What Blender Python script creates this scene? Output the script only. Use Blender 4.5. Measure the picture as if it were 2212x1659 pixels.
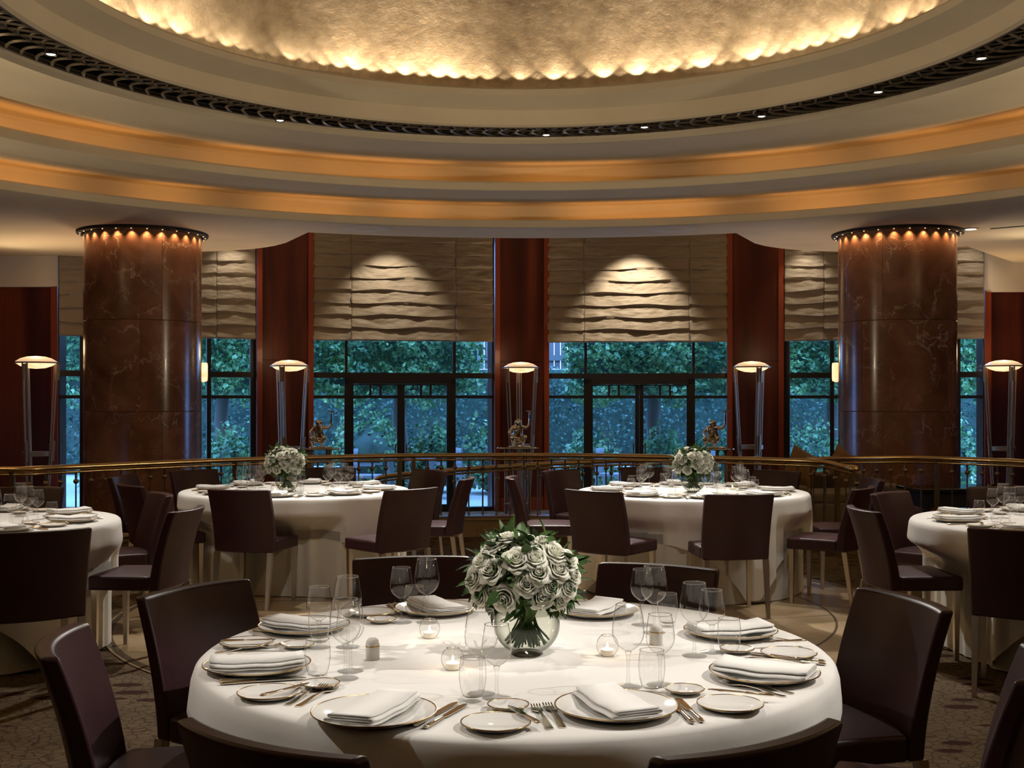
import bpy, bmesh, math, random
from mathutils import noise as mnoise
from math import sin, cos, pi, sqrt, atan2, radians, exp
from mathutils import Vector, Matrix

SC = bpy.context.scene
COL = SC.collection
for o in list(bpy.data.objects):
    bpy.data.objects.remove(o)

# ------------------------------------------------------------------ camera, sky, exposure
FPX, HORIZON, CAMZ = 2534.0, 860.0, 1.48
cam = bpy.data.cameras.new('camera')
cam.sensor_width = 36.0
cam.lens = FPX / 2212 * 36.0
cam.shift_y = (HORIZON - 829.5) / 2212
cam.clip_end = 200
co = bpy.data.objects.new('camera', cam)
COL.objects.link(co)
co.location = (0, 0, CAMZ)
co.rotation_euler = (radians(90), 0, 0)
SC.camera = co

world = bpy.data.worlds.new('dusk_sky')
SC.world = world
world.use_nodes = True
_bg = world.node_tree.nodes['Background']
_bg.inputs[0].default_value = (0.17, 0.42, 1.0, 1)
_bg.inputs[1].default_value = 11.0

SC.view_settings.view_transform = 'Standard'
SC.view_settings.look = 'None'
SC.view_settings.gamma = 1
SC.view_settings.exposure = 0.0
SC.view_settings.use_curve_mapping = False
SC.cycles.use_denoising = True
SC.cycles.max_bounces = 7
SC.cycles.diffuse_bounces = 3
SC.cycles.glossy_bounces = 3
SC.cycles.transmission_bounces = 6
SC.cycles.transparent_max_bounces = 32
SC.cycles.caustics_reflective = False
SC.cycles.caustics_refractive = False
SC.cycles.sample_clamp_indirect = 3.0
SC.cycles.use_light_tree = True

WARM = (1.0, 0.80, 0.55)
AMBER = (1.0, 0.49, 0.15)

def add_light(name, kind, loc, energy, color, target=None, size=0.05, angle=60, blend=0.6, spec=1.0):
    l = bpy.data.lights.new(name, kind)
    l.specular_factor = spec
    l.energy = energy
    l.color = color
    if kind == 'SPOT':
        l.spot_size = radians(angle)
        l.spot_blend = blend
        l.shadow_soft_size = size
    elif kind == 'POINT':
        l.shadow_soft_size = size
    o = bpy.data.objects.new(name, l)
    COL.objects.link(o)
    o.location = loc
    if target is not None:
        d = Vector(target) - Vector(loc)
        o.rotation_euler = d.to_track_quat('-Z', 'Y').to_euler()
    return o

# room geometry shared by light and structure
RC = (0.10, 7.9)            # centre of the ceiling rings
FC = (0.06, 8.2)            # centre of the floor circle
ZS = 3.628                  # soffit height
TZ = 0.752                  # top of the tablecloths
FRONT = (0.01, 3.40)
TABLES = {'front': FRONT, 'left': (-1.72, 9.33), 'right': (1.41, 9.20), 'edge_left': (-3.25, 6.9), 'edge_right': (3.29, 6.9)}

def table_or_fill_spot(x, y, z, t, energy, angle, size=0.04, blend=0.5):
    add_light('table_or_fill_spot', 'SPOT', (x, y, z), energy * 1.35, (1.0, 0.945, 0.87), t, size, angle, blend)

# narrow spots in the ceiling ring over the tables, then added fill spots
table_or_fill_spot(3.3, 3.62, 3.80, (0.10, 3.30, 0.75), 400, 24, 0.035, 0.4)
table_or_fill_spot(-3.2, 3.30, 3.80, (-0.10, 3.10, 0.75), 170, 24, 0.035, 0.5)
table_or_fill_spot(0.15, 3.98, 4.05, (0.06, 3.15, 0.85), 125, 34, 0.06, 0.8)
table_or_fill_spot(-1.55, 10.3, 4.05, (-1.72, 9.2, 0.75), 190, 42, 0.06, 0.7)
table_or_fill_spot(-2.6, 8.1, 4.3, (-1.72, 9.0, 0.75), 170, 42, 0.06, 0.7)
table_or_fill_spot(1.55, 10.3, 4.05, (1.41, 9.1, 0.75), 190, 42, 0.06, 0.7)
table_or_fill_spot(2.4, 8.1, 4.3, (1.41, 9.0, 0.75), 170, 42, 0.06, 0.7)
table_or_fill_spot(-3.1, 7.4, 4.05, (-3.2, 6.95, 0.75), 150, 38, 0.06, 0.7)
table_or_fill_spot(3.2, 7.4, 4.05, (3.25, 6.95, 0.75), 150, 38, 0.06, 0.7)
table_or_fill_spot(0.1, 11.2, 4.0, (0.05, 7.4, 0.0), 850, 66, 0.08, 0.8)
table_or_fill_spot(2.9, 9.0, 4.1, (2.3, 7.2, 0.0), 200, 44, 0.08, 0.9)  # added spot, brightens the stone floor
table_or_fill_spot(-2.8, 9.0, 4.1, (-1.9, 6.4, 0.0), 200, 40, 0.08, 0.9)  # likewise added for the floor on the left
table_or_fill_spot(1.2, 1.9, 3.78, (0.05, 3.25, 1.0), 230, 10, 0.05, 0.9)  # added spot, brightens the roses
table_or_fill_spot(-0.9, 4.6, 4.1, (-1.55, 8.6, 0.45), 75, 22, 0.06, 0.8)  # added fill for the cloth drop of the left table
table_or_fill_spot(1.1, 4.6, 4.1, (1.40, 8.4, 0.45), 75, 22, 0.06, 0.8)  # same added fill for the right table
# unseen fill spots beside and behind the camera, added to brighten the ceiling
for _x, _y, _e in ((-7.6, 2.5, 190), (7.8, 2.5, 190), (-7.8, 8.0, 620), (8.0, 8.0, 620), (-4.0, -2.5, 70), (4.2, -2.5, 70)):
    add_light('ceiling_fill', 'SPOT', (_x, _y, 2.3), _e, (1.0, 0.82, 0.56), (_x * 0.80, _y + 0.2, 4.0), 0.15, 122, 0.5, 0.0)

# ------------------------------------------------------------------ mesh helpers
class MB:
    def __init__(s):
        s.v = []; s.f = []
    def add(s, vs, fs):
        n = len(s.v)
        s.v += [tuple(p) for p in vs]
        s.f += [tuple(i + n for i in f) for f in fs]
        return s
    def box(s, c, d, rz=0.0, taper=1.0):
        hx, hy, hz = d[0] / 2, d[1] / 2, d[2] / 2
        vs = []
        for z, k in ((-hz, taper), (hz, 1.0)):
            for x, y in ((-hx, -hy), (hx, -hy), (hx, hy), (-hx, hy)):
                x *= k; y *= k
                vs.append((c[0] + x * cos(rz) - y * sin(rz), c[1] + x * sin(rz) + y * cos(rz), c[2] + z))
        return s.add(vs, [(3, 2, 1, 0), (4, 5, 6, 7), (0, 1, 5, 4), (1, 2, 6, 5), (2, 3, 7, 6), (3, 0, 4, 7)])
    def lathe(s, prof, seg=32, c=(0, 0, 0), a0=0.0, a1=2 * pi, cx=None):
        full = abs(a1 - a0 - 2 * pi) < 1e-6
        n = seg if full else seg + 1
        vs = []
        for i, p in enumerate(prof):
            ox = cx[i] if cx else 0.0
            for k in range(n):
                a = a0 + (a1 - a0) * k / seg
                vs.append((c[0] + ox + p[0] * cos(a), c[1] + p[0] * sin(a), c[2] + p[1]))
        fs = []
        for i in range(len(prof) - 1):
            for k in range(seg):
                k2 = (k + 1) % n
                fs.append((i * n + k, i * n + k2, (i + 1) * n + k2, (i + 1) * n + k))
        return s.add(vs, fs)
    def tube(s, pts, r, seg=8, cap=True, flat=1.0):
        pts = [Vector(p) for p in pts]
        rs = r if isinstance(r, (list, tuple)) else [r] * len(pts)
        vs = []; up = None
        for i, p in enumerate(pts):
            t = (pts[min(i + 1, len(pts) - 1)] - pts[max(i - 1, 0)])
            t = t.normalized() if t.length > 1e-9 else Vector((0, 0, 1))
            if up is None:
                up = Vector((0, 0, 1)) if abs(t.z) < 0.9 else Vector((0, 1, 0))
            a = t.cross(up)
            if a.length < 1e-6:
                a = t.orthogonal()
            a.normalize()
            b = a.cross(t); b.normalize()
            up = b
            for k in range(seg):
                g = 2 * pi * k / seg
                vs.append(p + a * (rs[i] * cos(g)) + b * (rs[i] * flat * sin(g)))
        fs = []
        for i in range(len(pts) - 1):
            for k in range(seg):
                k2 = (k + 1) % seg
                fs.append((i * seg + k, (i + 1) * seg + k, (i + 1) * seg + k2, i * seg + k2))
        if cap:
            fs.append(tuple(range(seg)))
            fs.append(tuple(reversed(range((len(pts) - 1) * seg, len(pts) * seg))))
        return s.add(vs, fs)
    def ball(s, c, r, seg=12, rings=8, sc=(1, 1, 1)):
        vs = [(c[0], c[1], c[2] - r * sc[2])]
        for i in range(1, rings):
            t = -pi / 2 + pi * i / rings
            for k in range(seg):
                a = 2 * pi * k / seg
                vs.append((c[0] + r * sc[0] * cos(t) * cos(a), c[1] + r * sc[1] * cos(t) * sin(a), c[2] + r * sc[2] * sin(t)))
        vs.append((c[0], c[1], c[2] + r * sc[2]))
        fs = [(0, 1 + (k + 1) % seg, 1 + k) for k in range(seg)]
        for i in range(rings - 2):
            for k in range(seg):
                k2 = (k + 1) % seg
                fs.append((1 + i * seg + k, 1 + i * seg + k2, 1 + (i + 1) * seg + k2, 1 + (i + 1) * seg + k))
        L = len(vs) - 1; b = 1 + (rings - 2) * seg
        fs += [(b + k, b + (k + 1) % seg, L) for k in range(seg)]
        return s.add(vs, fs)
    def grid(s, fn, nu, nv):
        vs = [fn(i / nu, j / nv) for j in range(nv + 1) for i in range(nu + 1)]
        fs = [(j * (nu + 1) + i, j * (nu + 1) + i + 1, (j + 1) * (nu + 1) + i + 1, (j + 1) * (nu + 1) + i) for j in range(nv) for i in range(nu)]
        return s.add(vs, fs)
    def prism(s, poly, z0, z1):
        n = len(poly)
        vs = [(p[0], p[1], z0) for p in poly] + [(p[0], p[1], z1) for p in poly]
        fs = [tuple(reversed(range(n))), tuple(range(n, 2 * n))]
        fs += [(i, (i + 1) % n, n + (i + 1) % n, n + i) for i in range(n)]
        return s.add(vs, fs)

def build(name, mb, mat, parent=None, loc=None, smooth=True, bevel=0.0, sharp=38, solid=0.0, subsurf=0, recalc=False):
    me = bpy.data.meshes.new(name)
    me.from_pydata(mb.v, [], mb.f)
    me.update()
    if recalc:
        bm = bmesh.new(); bm.from_mesh(me)
        bmesh.ops.remove_doubles(bm, verts=bm.verts, dist=1e-5)
        bmesh.ops.recalc_face_normals(bm, faces=bm.faces)
        bm.to_mesh(me); bm.free()
    if smooth:
        me.polygons.foreach_set('use_smooth', [True] * len(me.polygons))
        me.set_sharp_from_angle(angle=radians(sharp))
    me.materials.append(mat)
    o = bpy.data.objects.new(name, me)
    COL.objects.link(o)
    if parent is not None:
        o.parent = parent
    if loc is not None:
        o.location = loc
    if solid:
        m = o.modifiers.new('solid', 'SOLIDIFY'); m.thickness = solid; m.offset = 0
    if bevel:
        m = o.modifiers.new('bevel', 'BEVEL'); m.width = bevel; m.segments = 3; m.limit_method = 'ANGLE'; m.angle_limit = radians(40)
    if subsurf:
        m = o.modifiers.new('sub', 'SUBSURF'); m.levels = subsurf; m.render_levels = subsurf
    return o

def tag(o, label, cat, group=None, kind=None):
    if label: o['label'] = label
    if cat: o['category'] = cat
    if group: o['group'] = group
    if kind: o['kind'] = kind
    return o

def struct(o):
    o['kind'] = 'structure'
    return o

def empty(name, loc=(0, 0, 0), rz=0.0):
    o = bpy.data.objects.new(name, None)
    o.empty_display_size = 0.1
    COL.objects.link(o)
    o.location = loc
    o.rotation_euler = (0, 0, rz)
    return o

def copy_tree(o, parent=None):
    c = o.copy()
    COL.objects.link(c)
    if parent is not None:
        c.parent = parent
    for ch in list(o.children):
        copy_tree(ch, c)
    return c

class Proto:
    """first use places the prototype itself, later uses copy it with its parts"""
    def __init__(s, root):
        s.root = root; s.used = False
    def put(s, loc, rz=0.0, label=None, group=None, scale=None, rot=None):
        o = s.root if not s.used else copy_tree(s.root)
        s.used = True
        o.location = loc
        o.rotation_euler = rot if rot is not None else (0, 0, rz)
        if scale: o.scale = (scale, scale, scale)
        if label: o['label'] = label
        if group: o['group'] = group
        return o

def catmull(pts, n=8):
    P = [Vector(p) for p in pts]
    P = [P[0] * 2 - P[1]] + P + [P[-1] * 2 - P[-2]]
    out = []
    for i in range(1, len(P) - 2):
        for k in range(n):
            t = k / n
            a, b, c, d = P[i - 1], P[i], P[i + 1], P[i + 2]
            out.append(0.5 * ((2 * b) + (c - a) * t + (2 * a - 5 * b + 4 * c - d) * t * t + (3 * b - a - 3 * c + d) * t ** 3))
    out.append(P[-2])
    return out

def at_z(px, py, z):            # point of the horizontal plane z that the photo shows at (px, py)
    d = (CAMZ - z) * FPX / (py - HORIZON)
    return Vector(((px - 1106) / FPX * d, d, z))
def at_d(px, py, d):
    return Vector(((px - 1106) / FPX * d, d, CAMZ - (py - HORIZON) * d / FPX))
def tp(px, py, z=TZ):
    return at_z(px, py, z)
def in_frame(p, m=20):
    if p[1] < 0.5: return False
    x = 1106 + FPX * p[0] / p[1]
    y = HORIZON + FPX * (CAMZ - p[2]) / p[1]
    return -m < x < 2212 + m and -m < y < 1659 + m

# ------------------------------------------------------------------ materials
def mat(name, col=(0.5, 0.5, 0.5), rough=0.5, metal=0.0, spec=0.5, coat=0.0, emit=None, estr=0.0, trans=0.0, ior=1.45, sss=0.0, sheen=0.0):
    m = bpy.data.materials.new(name)
    m.use_nodes = True
    b = m.node_tree.nodes['Principled BSDF']
    b.inputs['Base Color'].default_value = (*col, 1)
    b.inputs['Roughness'].default_value = rough
    b.inputs['Metallic'].default_value = metal
    b.inputs['Specular IOR Level'].default_value = spec
    b.inputs['Coat Weight'].default_value = coat
    b.inputs['Transmission Weight'].default_value = trans
    b.inputs['IOR'].default_value = ior
    b.inputs['Sheen Weight'].default_value = sheen
    if sss:
        b.inputs['Subsurface Weight'].default_value = sss
        b.inputs['Subsurface Scale'].default_value = 0.02
    if emit:
        b.inputs['Emission Color'].default_value = (*emit, 1)
        b.inputs['Emission Strength'].default_value = estr
    return m

class N:
    def __init__(s, m):
        s.m = m; s.t = m.node_tree; s.b = s.t.nodes['Principled BSDF']
    def new(s, typ, **kw):
        n = s.t.nodes.new(typ)
        for k, v in kw.items():
            if k.startswith('i_'):
                n.inputs[k[2:].replace('_', ' ')].default_value = v
            else:
                setattr(n, k, v)
        return n
    def link(s, a, b):
        s.t.links.new(a, b)
    def coord(s, scale=(1, 1, 1), kind='Object'):
        tc = s.new('ShaderNodeTexCoord')
        mp = s.new('ShaderNodeMapping')
        mp.inputs['Scale'].default_value = scale
        s.link(tc.outputs[kind], mp.inputs['Vector'])
        return mp.outputs[0]
    def noise(s, vec, scale, detail=4, rough=0.5, dist=0.0):
        n = s.new('ShaderNodeTexNoise')
        n.inputs['Scale'].default_value = scale
        n.inputs['Detail'].default_value = detail
        n.inputs['Roughness'].default_value = rough
        n.inputs['Distortion'].default_value = dist
        s.link(vec, n.inputs['Vector'])
        return n
    def ramp(s, fac, stops):
        r = s.new('ShaderNodeValToRGB')
        e = r.color_ramp.elements
        while len(e) < len(stops): e.new(0.5)
        for i, (p, c) in enumerate(stops):
            e[i].position = p
            e[i].color = (*c, 1) if len(c) == 3 else c
        s.link(fac, r.inputs[0])
        return r.outputs[0]
    def mix(s, fac, a, b, mode='MIX'):
        m = s.new('ShaderNodeMix', data_type='RGBA', blend_type=mode)
        for sock, v in ((m.inputs['Factor'], fac), (m.inputs[6], a), (m.inputs[7], b)):
            if hasattr(v, 'is_linked'): s.link(v, sock)
            else: sock.default_value = v if isinstance(v, (int, float)) else (*v, 1)
        return m.outputs[2]
    def bump(s, h, strength=0.3, dist=0.01):
        b = s.new('ShaderNodeBump')
        b.inputs['Strength'].default_value = strength
        b.inputs['Distance'].default_value = dist
        s.link(h, b.inputs['Height'])
        s.link(b.outputs[0], s.b.inputs['Normal'])
    def base(s, c):
        s.link(c, s.b.inputs['Base Color'])

M = {}
M['plaster'] = mat('plaster', (0.70, 0.62, 0.46), 0.85)
n = N(M['plaster']); v = n.coord((1, 1, 1)); n.base(n.ramp(n.noise(v, 1.3, 3).outputs[0], [(0.3, (0.62, 0.525, 0.365)), (0.7, (0.69, 0.59, 0.42))]))
M['white_plaster'] = mat('white_plaster', (0.66, 0.61, 0.50), 0.85)

M['gold_leaf'] = mat('gold_leaf', (0.60, 0.45, 0.27), 0.42, 0.35)
n = N(M['gold_leaf']); v = n.coord((1, 1, 1))
na = n.noise(v, 5.0, 6, 0.65); nb = n.noise(v, 34, 3, 0.6)
c1 = n.ramp(na.outputs[0], [(0.3, (0.28, 0.205, 0.12)), (0.7, (0.50, 0.385, 0.245))])
c2 = n.mix(n.ramp(nb.outputs[0], [(0.62, (0, 0, 0)), (0.72, (1, 1, 1))]), c1, (0.55, 0.30, 0.09))
n.base(c2); n.bump(na.outputs[0], 0.35, 0.05)

M['bronze'] = mat('dark_bronze', (0.035, 0.026, 0.018), 0.4, 0.7)
M['bronze_light'] = mat('bronze_lattice', (0.16, 0.125, 0.085), 0.35, 0.7)
M['black'] = mat('black_void', (0.008, 0.007, 0.006), 0.7)

M['mahogany'] = mat('mahogany', (0.1, 0.02, 0.01), 0.38, 0, 0.25, 0.0)
n = N(M['mahogany']); v = n.coord((2.6, 2.6, 0.22))
na = n.noise(v, 1.2, 2, 0.4, 0.4); nb = n.noise(n.coord((30, 30, 0.8)), 1.5, 4, 0.6, 0.3)
c1 = n.ramp(na.outputs[0], [(0.35, (0.040, 0.009, 0.006)), (0.52, (0.088, 0.019, 0.010)), (0.66, (0.17, 0.040, 0.016))])
n.base(n.mix(n.ramp(nb.outputs[0], [(0.35, (0, 0, 0)), (0.75, (0.5, 0.5, 0.5))]), c1, (0.045, 0.010, 0.007)))
M['mahogany_edge'] = mat('mahogany_edge', (0.21, 0.042, 0.017), 0.35, 0, 0.3, 0.1)

M['marble'] = mat('brown_marble', (0.2, 0.08, 0.04), 0.20, 0, 0.45, 0.06)
n = N(M['marble']); tcv = n.coord((1, 1, 1))
oi = n.new('ShaderNodeObjectInfo'); sc_ = n.new('ShaderNodeVectorMath', operation='SCALE'); sc_.inputs[0].default_value = (17, 9, 23)
n.link(oi.outputs['Random'], sc_.inputs['Scale'])
ad = n.new('ShaderNodeVectorMath', operation='ADD'); n.link(tcv, ad.inputs[0]); n.link(sc_.outputs[0], ad.inputs[1])
vv = ad.outputs[0]
na = n.noise(vv, 1.6, 6, 0.6, 0.8); nb = n.noise(vv, 3.2, 5, 0.6, 1.5)
base = n.ramp(na.outputs[0], [(0.3, (0.125, 0.050, 0.023)), (0.5, (0.215, 0.088, 0.042)), (0.72, (0.32, 0.140, 0.070))])
wv = n.new('ShaderNodeVectorMath', operation='MULTIPLY_ADD'); n.link(nb.outputs['Color'], wv.inputs[0]); wv.inputs[1].default_value = (0.5, 0.5, 0.5); n.link(vv, wv.inputs[2])
vo = n.new('ShaderNodeTexVoronoi', feature='DISTANCE_TO_EDGE'); vo.inputs['Scale'].default_value = 2.3; n.link(wv.outputs[0], vo.inputs['Vector'])
ln = n.ramp(vo.outputs['Distance'], [(0.0, (1, 1, 1)), (0.030, (0, 0, 0))])
mk = n.ramp(n.noise(vv, 2.1, 3).outputs[0], [(0.47, (0, 0, 0)), (0.68, (0.85, 0.85, 0.85))])
mm = n.new('ShaderNodeMath', operation='MULTIPLY'); n.link(ln, mm.inputs[0]); n.link(mk, mm.inputs[1])
n.base(n.mix(mm.outputs[0], base, (0.62, 0.42, 0.28)))

M['fabric'] = mat('blind_fabric', (0.235, 0.195, 0.145), 0.55, 0, 0.4, 0, sheen=0.3)
n = N(M['fabric']); v = n.coord((0.55, 0.55, 2.2)); nn = n.noise(v, 6, 4, 0.6, 0.3); n.bump(nn.outputs[0], 0.6, 0.035)

M['brass'] = mat('brass', (0.62, 0.46, 0.24), 0.20, 1.0)
M['brass_dark'] = mat('aged_brass', (0.27, 0.20, 0.12), 0.34, 1.0)
M['steel'] = mat('brushed_steel', (0.60, 0.55, 0.47), 0.30, 1.0)
M['lamp_metal'] = mat('lamp_metal', (0.34, 0.265, 0.175), 0.55, 0.6)
M['chrome'] = mat('silver', (0.82, 0.78, 0.70), 0.10, 1.0)
M['cutlery'] = mat('polished_cutlery', (0.85, 0.76, 0.62), 0.12, 1.0)
M['gold'] = mat('gold_rim', (0.50, 0.34, 0.15), 0.25, 1.0)
M['alabaster'] = mat('alabaster', (0.9, 0.75, 0.55), 0.4, emit=(1.0, 0.62, 0.30), estr=1.5)
n = N(M['alabaster']); nn = n.noise(n.coord((1, 1, 1)), 9, 4); n.link(n.ramp(nn.outputs[0], [(0.35, (1.0, 0.50, 0.22)), (0.7, (1.0, 0.72, 0.44))]), n.b.inputs['Emission Color'])
M['alabaster_top'] = mat('alabaster_rim', (0.9, 0.8, 0.64), 0.4, emit=(1.0, 0.70, 0.40), estr=0.55)

M['leather'] = mat('plum_leather', (0.030, 0.0125, 0.0135), 0.40, 0, 0.45)
n = N(M['leather']); v = n.coord((1, 1, 1)); nn = n.noise(v, 160, 3, 0.6); n.bump(nn.outputs[0], 0.12, 0.002)
n.base(n.ramp(n.noise(v, 5, 3).outputs[0], [(0.3, (0.034, 0.0118, 0.0155)), (0.7, (0.046, 0.0165, 0.0215))]))

M['linen'] = mat('white_linen', (0.78, 0.765, 0.735), 0.8, 0, 0.25, sheen=0.15)
n = N(M['linen']); v = n.coord((1, 1, 1)); n.bump(n.noise(v, 7, 4, 0.55).outputs[0], 0.10, 0.02)
M['underlinen'] = mat('cream_linen', (0.70, 0.67, 0.60), 0.8, 0, 0.25)
M['napkin'] = mat('napkin_linen', (0.80, 0.79, 0.765), 0.8, 0, 0.2)
n = N(M['napkin']); n.bump(n.noise(n.coord((1, 1, 1)), 300, 2).outputs[0], 0.08, 0.001)
M['china'] = mat('white_china', (0.80, 0.79, 0.76), 0.08, 0, 0.5)

def thin_glass(name, edge=(0.26, 0.26, 0.255), clear=(0.97, 0.97, 0.965), k=1.0, rough=0.0, start=0.66):
    m = bpy.data.materials.new(name); m.use_nodes = True
    t = m.node_tree; t.nodes.clear()
    out = t.nodes.new('ShaderNodeOutputMaterial')
    tr = t.nodes.new('ShaderNodeBsdfTransparent'); gl = t.nodes.new('ShaderNodeBsdfGlossy'); mx = t.nodes.new('ShaderNodeMixShader')
    lw = t.nodes.new('ShaderNodeLayerWeight'); lw.inputs['Blend'].default_value = 0.5
    rp = t.nodes.new('ShaderNodeValToRGB'); rp.color_ramp.elements[0].color = (*clear, 1); rp.color_ramp.elements[0].position = start
    rp.color_ramp.elements[1].color = (*edge, 1); rp.color_ramp.elements[1].position = 1.0
    t.links.new(lw.outputs['Facing'], rp.inputs[0]); t.links.new(rp.outputs[0], tr.inputs[0])
    pw = t.nodes.new('ShaderNodeMath'); pw.operation = 'POWER'; pw.inputs[1].default_value = 5.0
    mu = t.nodes.new('ShaderNodeMath'); mu.operation = 'MULTIPLY_ADD'; mu.inputs[1].default_value = 0.75 * k; mu.inputs[2].default_value = 0.035 * k; mu.use_clamp = True
    t.links.new(lw.outputs['Facing'], pw.inputs[0]); t.links.new(pw.outputs[0], mu.inputs[0]); t.links.new(mu.outputs[0], mx.inputs[0])
    gl.inputs['Roughness'].default_value = rough; gl.inputs['Color'].default_value = (1, 1, 1, 1)
    t.links.new(tr.outputs[0], mx.inputs[1]); t.links.new(gl.outputs[0], mx.inputs[2]); t.links.new(mx.outputs[0], out.inputs[0])
    return m
M['glass'] = thin_glass('thin_glass', clear=(0.985, 0.985, 0.98), k=1.6, rough=0.02, start=0.60)
M['stem_glass'] = thin_glass('stem_glass', edge=(0.28, 0.28, 0.27), clear=(0.97, 0.97, 0.965), k=0.8, rough=0.03, start=0.4)
M['foot_glass'] = thin_glass('foot_glass', edge=(0.86, 0.86, 0.85), clear=(0.985, 0.985, 0.98), k=0.5, rough=0.03)
M['rim_glass'] = thin_glass('rim_glass', edge=(0.35, 0.35, 0.34), clear=(0.80, 0.80, 0.79), k=3.0, rough=0.05)
M['pane'] = thin_glass('window_glass', edge=(0.85, 0.88, 0.88), clear=(0.96, 0.98, 0.98), k=0.55)
M['vase_glass'] = thin_glass('vase_glass', edge=(0.14, 0.15, 0.11), clear=(0.90, 0.915, 0.86), k=1.3, start=0.30)

M['wax'] = mat('tealight_wax', (0.85, 0.80, 0.70), 0.5, emit=(1.0, 0.75, 0.45), estr=0.25)
M['flame'] = mat('flame', (1, 0.8, 0.5), 0.5, emit=(1.0, 0.72, 0.35), estr=16.0)
M['petal'] = mat('rose_petal', (0.80, 0.79, 0.69), 0.55, 0, 0.3, sss=0.0)
n = N(M['petal']); n.base(n.ramp(n.noise(n.coord((1, 1, 1)), 28, 3).outputs[0], [(0.35, (0.82, 0.81, 0.68)), (0.65, (0.88, 0.875, 0.82))]))
_t = n.t; _tl = _t.nodes.new('ShaderNodeBsdfTranslucent'); _tl.inputs[0].default_value = (0.90, 0.89, 0.80, 1)
_ms = _t.nodes.new('ShaderNodeMixShader'); _ms.inputs[0].default_value = 0.38
_out = [q for q in _t.nodes if q.type == 'OUTPUT_MATERIAL'][0]
_t.links.new(n.b.outputs[0], _ms.inputs[1]); _t.links.new(_tl.outputs[0], _ms.inputs[2]); _t.links.new(_ms.outputs[0], _out.inputs[0])
M['leaf'] = mat('rose_leaf', (0.035, 0.085, 0.018), 0.4, 0, 0.5)
n = N(M['leaf']); n.base(n.ramp(n.noise(n.coord((1, 1, 1)), 22, 3).outputs[0], [(0.3, (0.018, 0.050, 0.012)), (0.7, (0.075, 0.150, 0.030))]))
M['stem'] = mat('rose_stem', (0.10, 0.15, 0.035), 0.45)
M['water'] = thin_glass('vase_water', edge=(0.6, 0.62, 0.55), clear=(0.88, 0.90, 0.84), k=0.5)

M['stone'] = mat('beige_stone', (0.42, 0.30, 0.17), 0.28, 0, 0.5)
n = N(M['stone']); v = n.coord((1, 1, 1))
na = n.noise(v, 1.3, 6, 0.6, 1.2); nb = n.noise(v, 5.0, 5, 0.6, 2.0)
c1 = n.ramp(na.outputs[0], [(0.3, (0.30, 0.205, 0.11)), (0.7, (0.50, 0.375, 0.23))])
n.base(n.mix(n.ramp(nb.outputs[0], [(0.56, (0, 0, 0)), (0.60, (0.45, 0.45, 0.45)), (0.64, (0, 0, 0))]), c1, (0.22, 0.14, 0.07)))
M['inlay'] = mat('dark_stone_inlay', (0.10, 0.07, 0.045), 0.3)

M['carpet'] = mat('carpet', (0.16, 0.11, 0.065), 0.95, 0, 0.1)
n = N(M['carpet'])
v = n.coord((1, 1, 1))
v1 = n.coord((2.7, 5.6, 1)); vo = n.new('ShaderNodeTexVoronoi', feature='F1'); vo.inputs['Scale'].default_value = 1.25; vo.inputs['Randomness'].default_value = 0.55; n.link(v1, vo.inputs['Vector'])
sp = n.ramp(vo.outputs['Distance'], [(0.0, (1, 1, 1)), (0.27, (1, 1, 1)), (0.30, (0.35, 0.35, 0.35)), (0.33, (0, 0, 0))])
vc = n.new('ShaderNodeTexVoronoi', feature='DISTANCE_TO_EDGE'); vc.inputs['Scale'].default_value = 19; n.link(v, vc.inputs['Vector'])
ck = n.ramp(vc.outputs['Distance'], [(0.0, (1, 1, 1)), (0.09, (0, 0, 0))])
c1 = n.ramp(n.noise(v, 3, 3).outputs[0], [(0.3, (0.115, 0.080, 0.046)), (0.7, (0.165, 0.118, 0.068))])
c2 = n.mix(ck, c1, (0.052, 0.034, 0.02))
n.base(n.mix(sp, c2, (0.038, 0.013, 0.008)))

M['frame'] = mat('dark_window_frame', (0.012, 0.009, 0.008), 0.35)
M['sofa'] = mat('taupe_upholstery', (0.17, 0.135, 0.09), 0.85)
M['cushion'] = mat('gold_cushion', (0.24, 0.125, 0.04), 0.6)
M['dark_glass_top'] = mat('dark_polished_top', (0.012, 0.010, 0.009), 0.06, 0, 0.6)
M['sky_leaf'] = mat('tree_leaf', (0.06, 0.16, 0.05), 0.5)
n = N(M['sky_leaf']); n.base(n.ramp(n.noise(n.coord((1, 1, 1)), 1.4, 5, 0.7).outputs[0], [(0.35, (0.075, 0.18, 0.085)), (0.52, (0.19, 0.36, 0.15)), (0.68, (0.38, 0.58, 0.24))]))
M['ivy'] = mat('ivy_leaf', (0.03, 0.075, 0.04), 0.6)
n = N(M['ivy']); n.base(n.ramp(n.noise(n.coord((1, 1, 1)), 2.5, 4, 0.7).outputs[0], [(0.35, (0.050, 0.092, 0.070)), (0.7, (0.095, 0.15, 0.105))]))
M['bark'] = mat('bark', (0.16, 0.13, 0.11), 0.9)
M['paving'] = mat('pale_paving', (0.60, 0.58, 0.55), 0.8)
n = N(M['paving']); bk = n.new('ShaderNodeTexBrick'); bk.inputs['Scale'].default_value = 1.6; bk.inputs['Mortar Size'].default_value = 0.012
bk.inputs['Color1'].default_value = (0.50, 0.48, 0.45, 1); bk.inputs['Color2'].default_value = (0.44, 0.42, 0.40, 1); bk.inputs['Mortar'].default_value = (0.34, 0.33, 0.32, 1)
n.link(n.coord((1, 1, 1)), bk.inputs['Vector']); n.base(bk.outputs[0])
M['garden_metal'] = mat('grey_garden_furniture', (0.33, 0.33, 0.35), 0.6)
M['fence'] = mat('grey_timber_fence', (0.13, 0.12, 0.12), 0.8)
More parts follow.
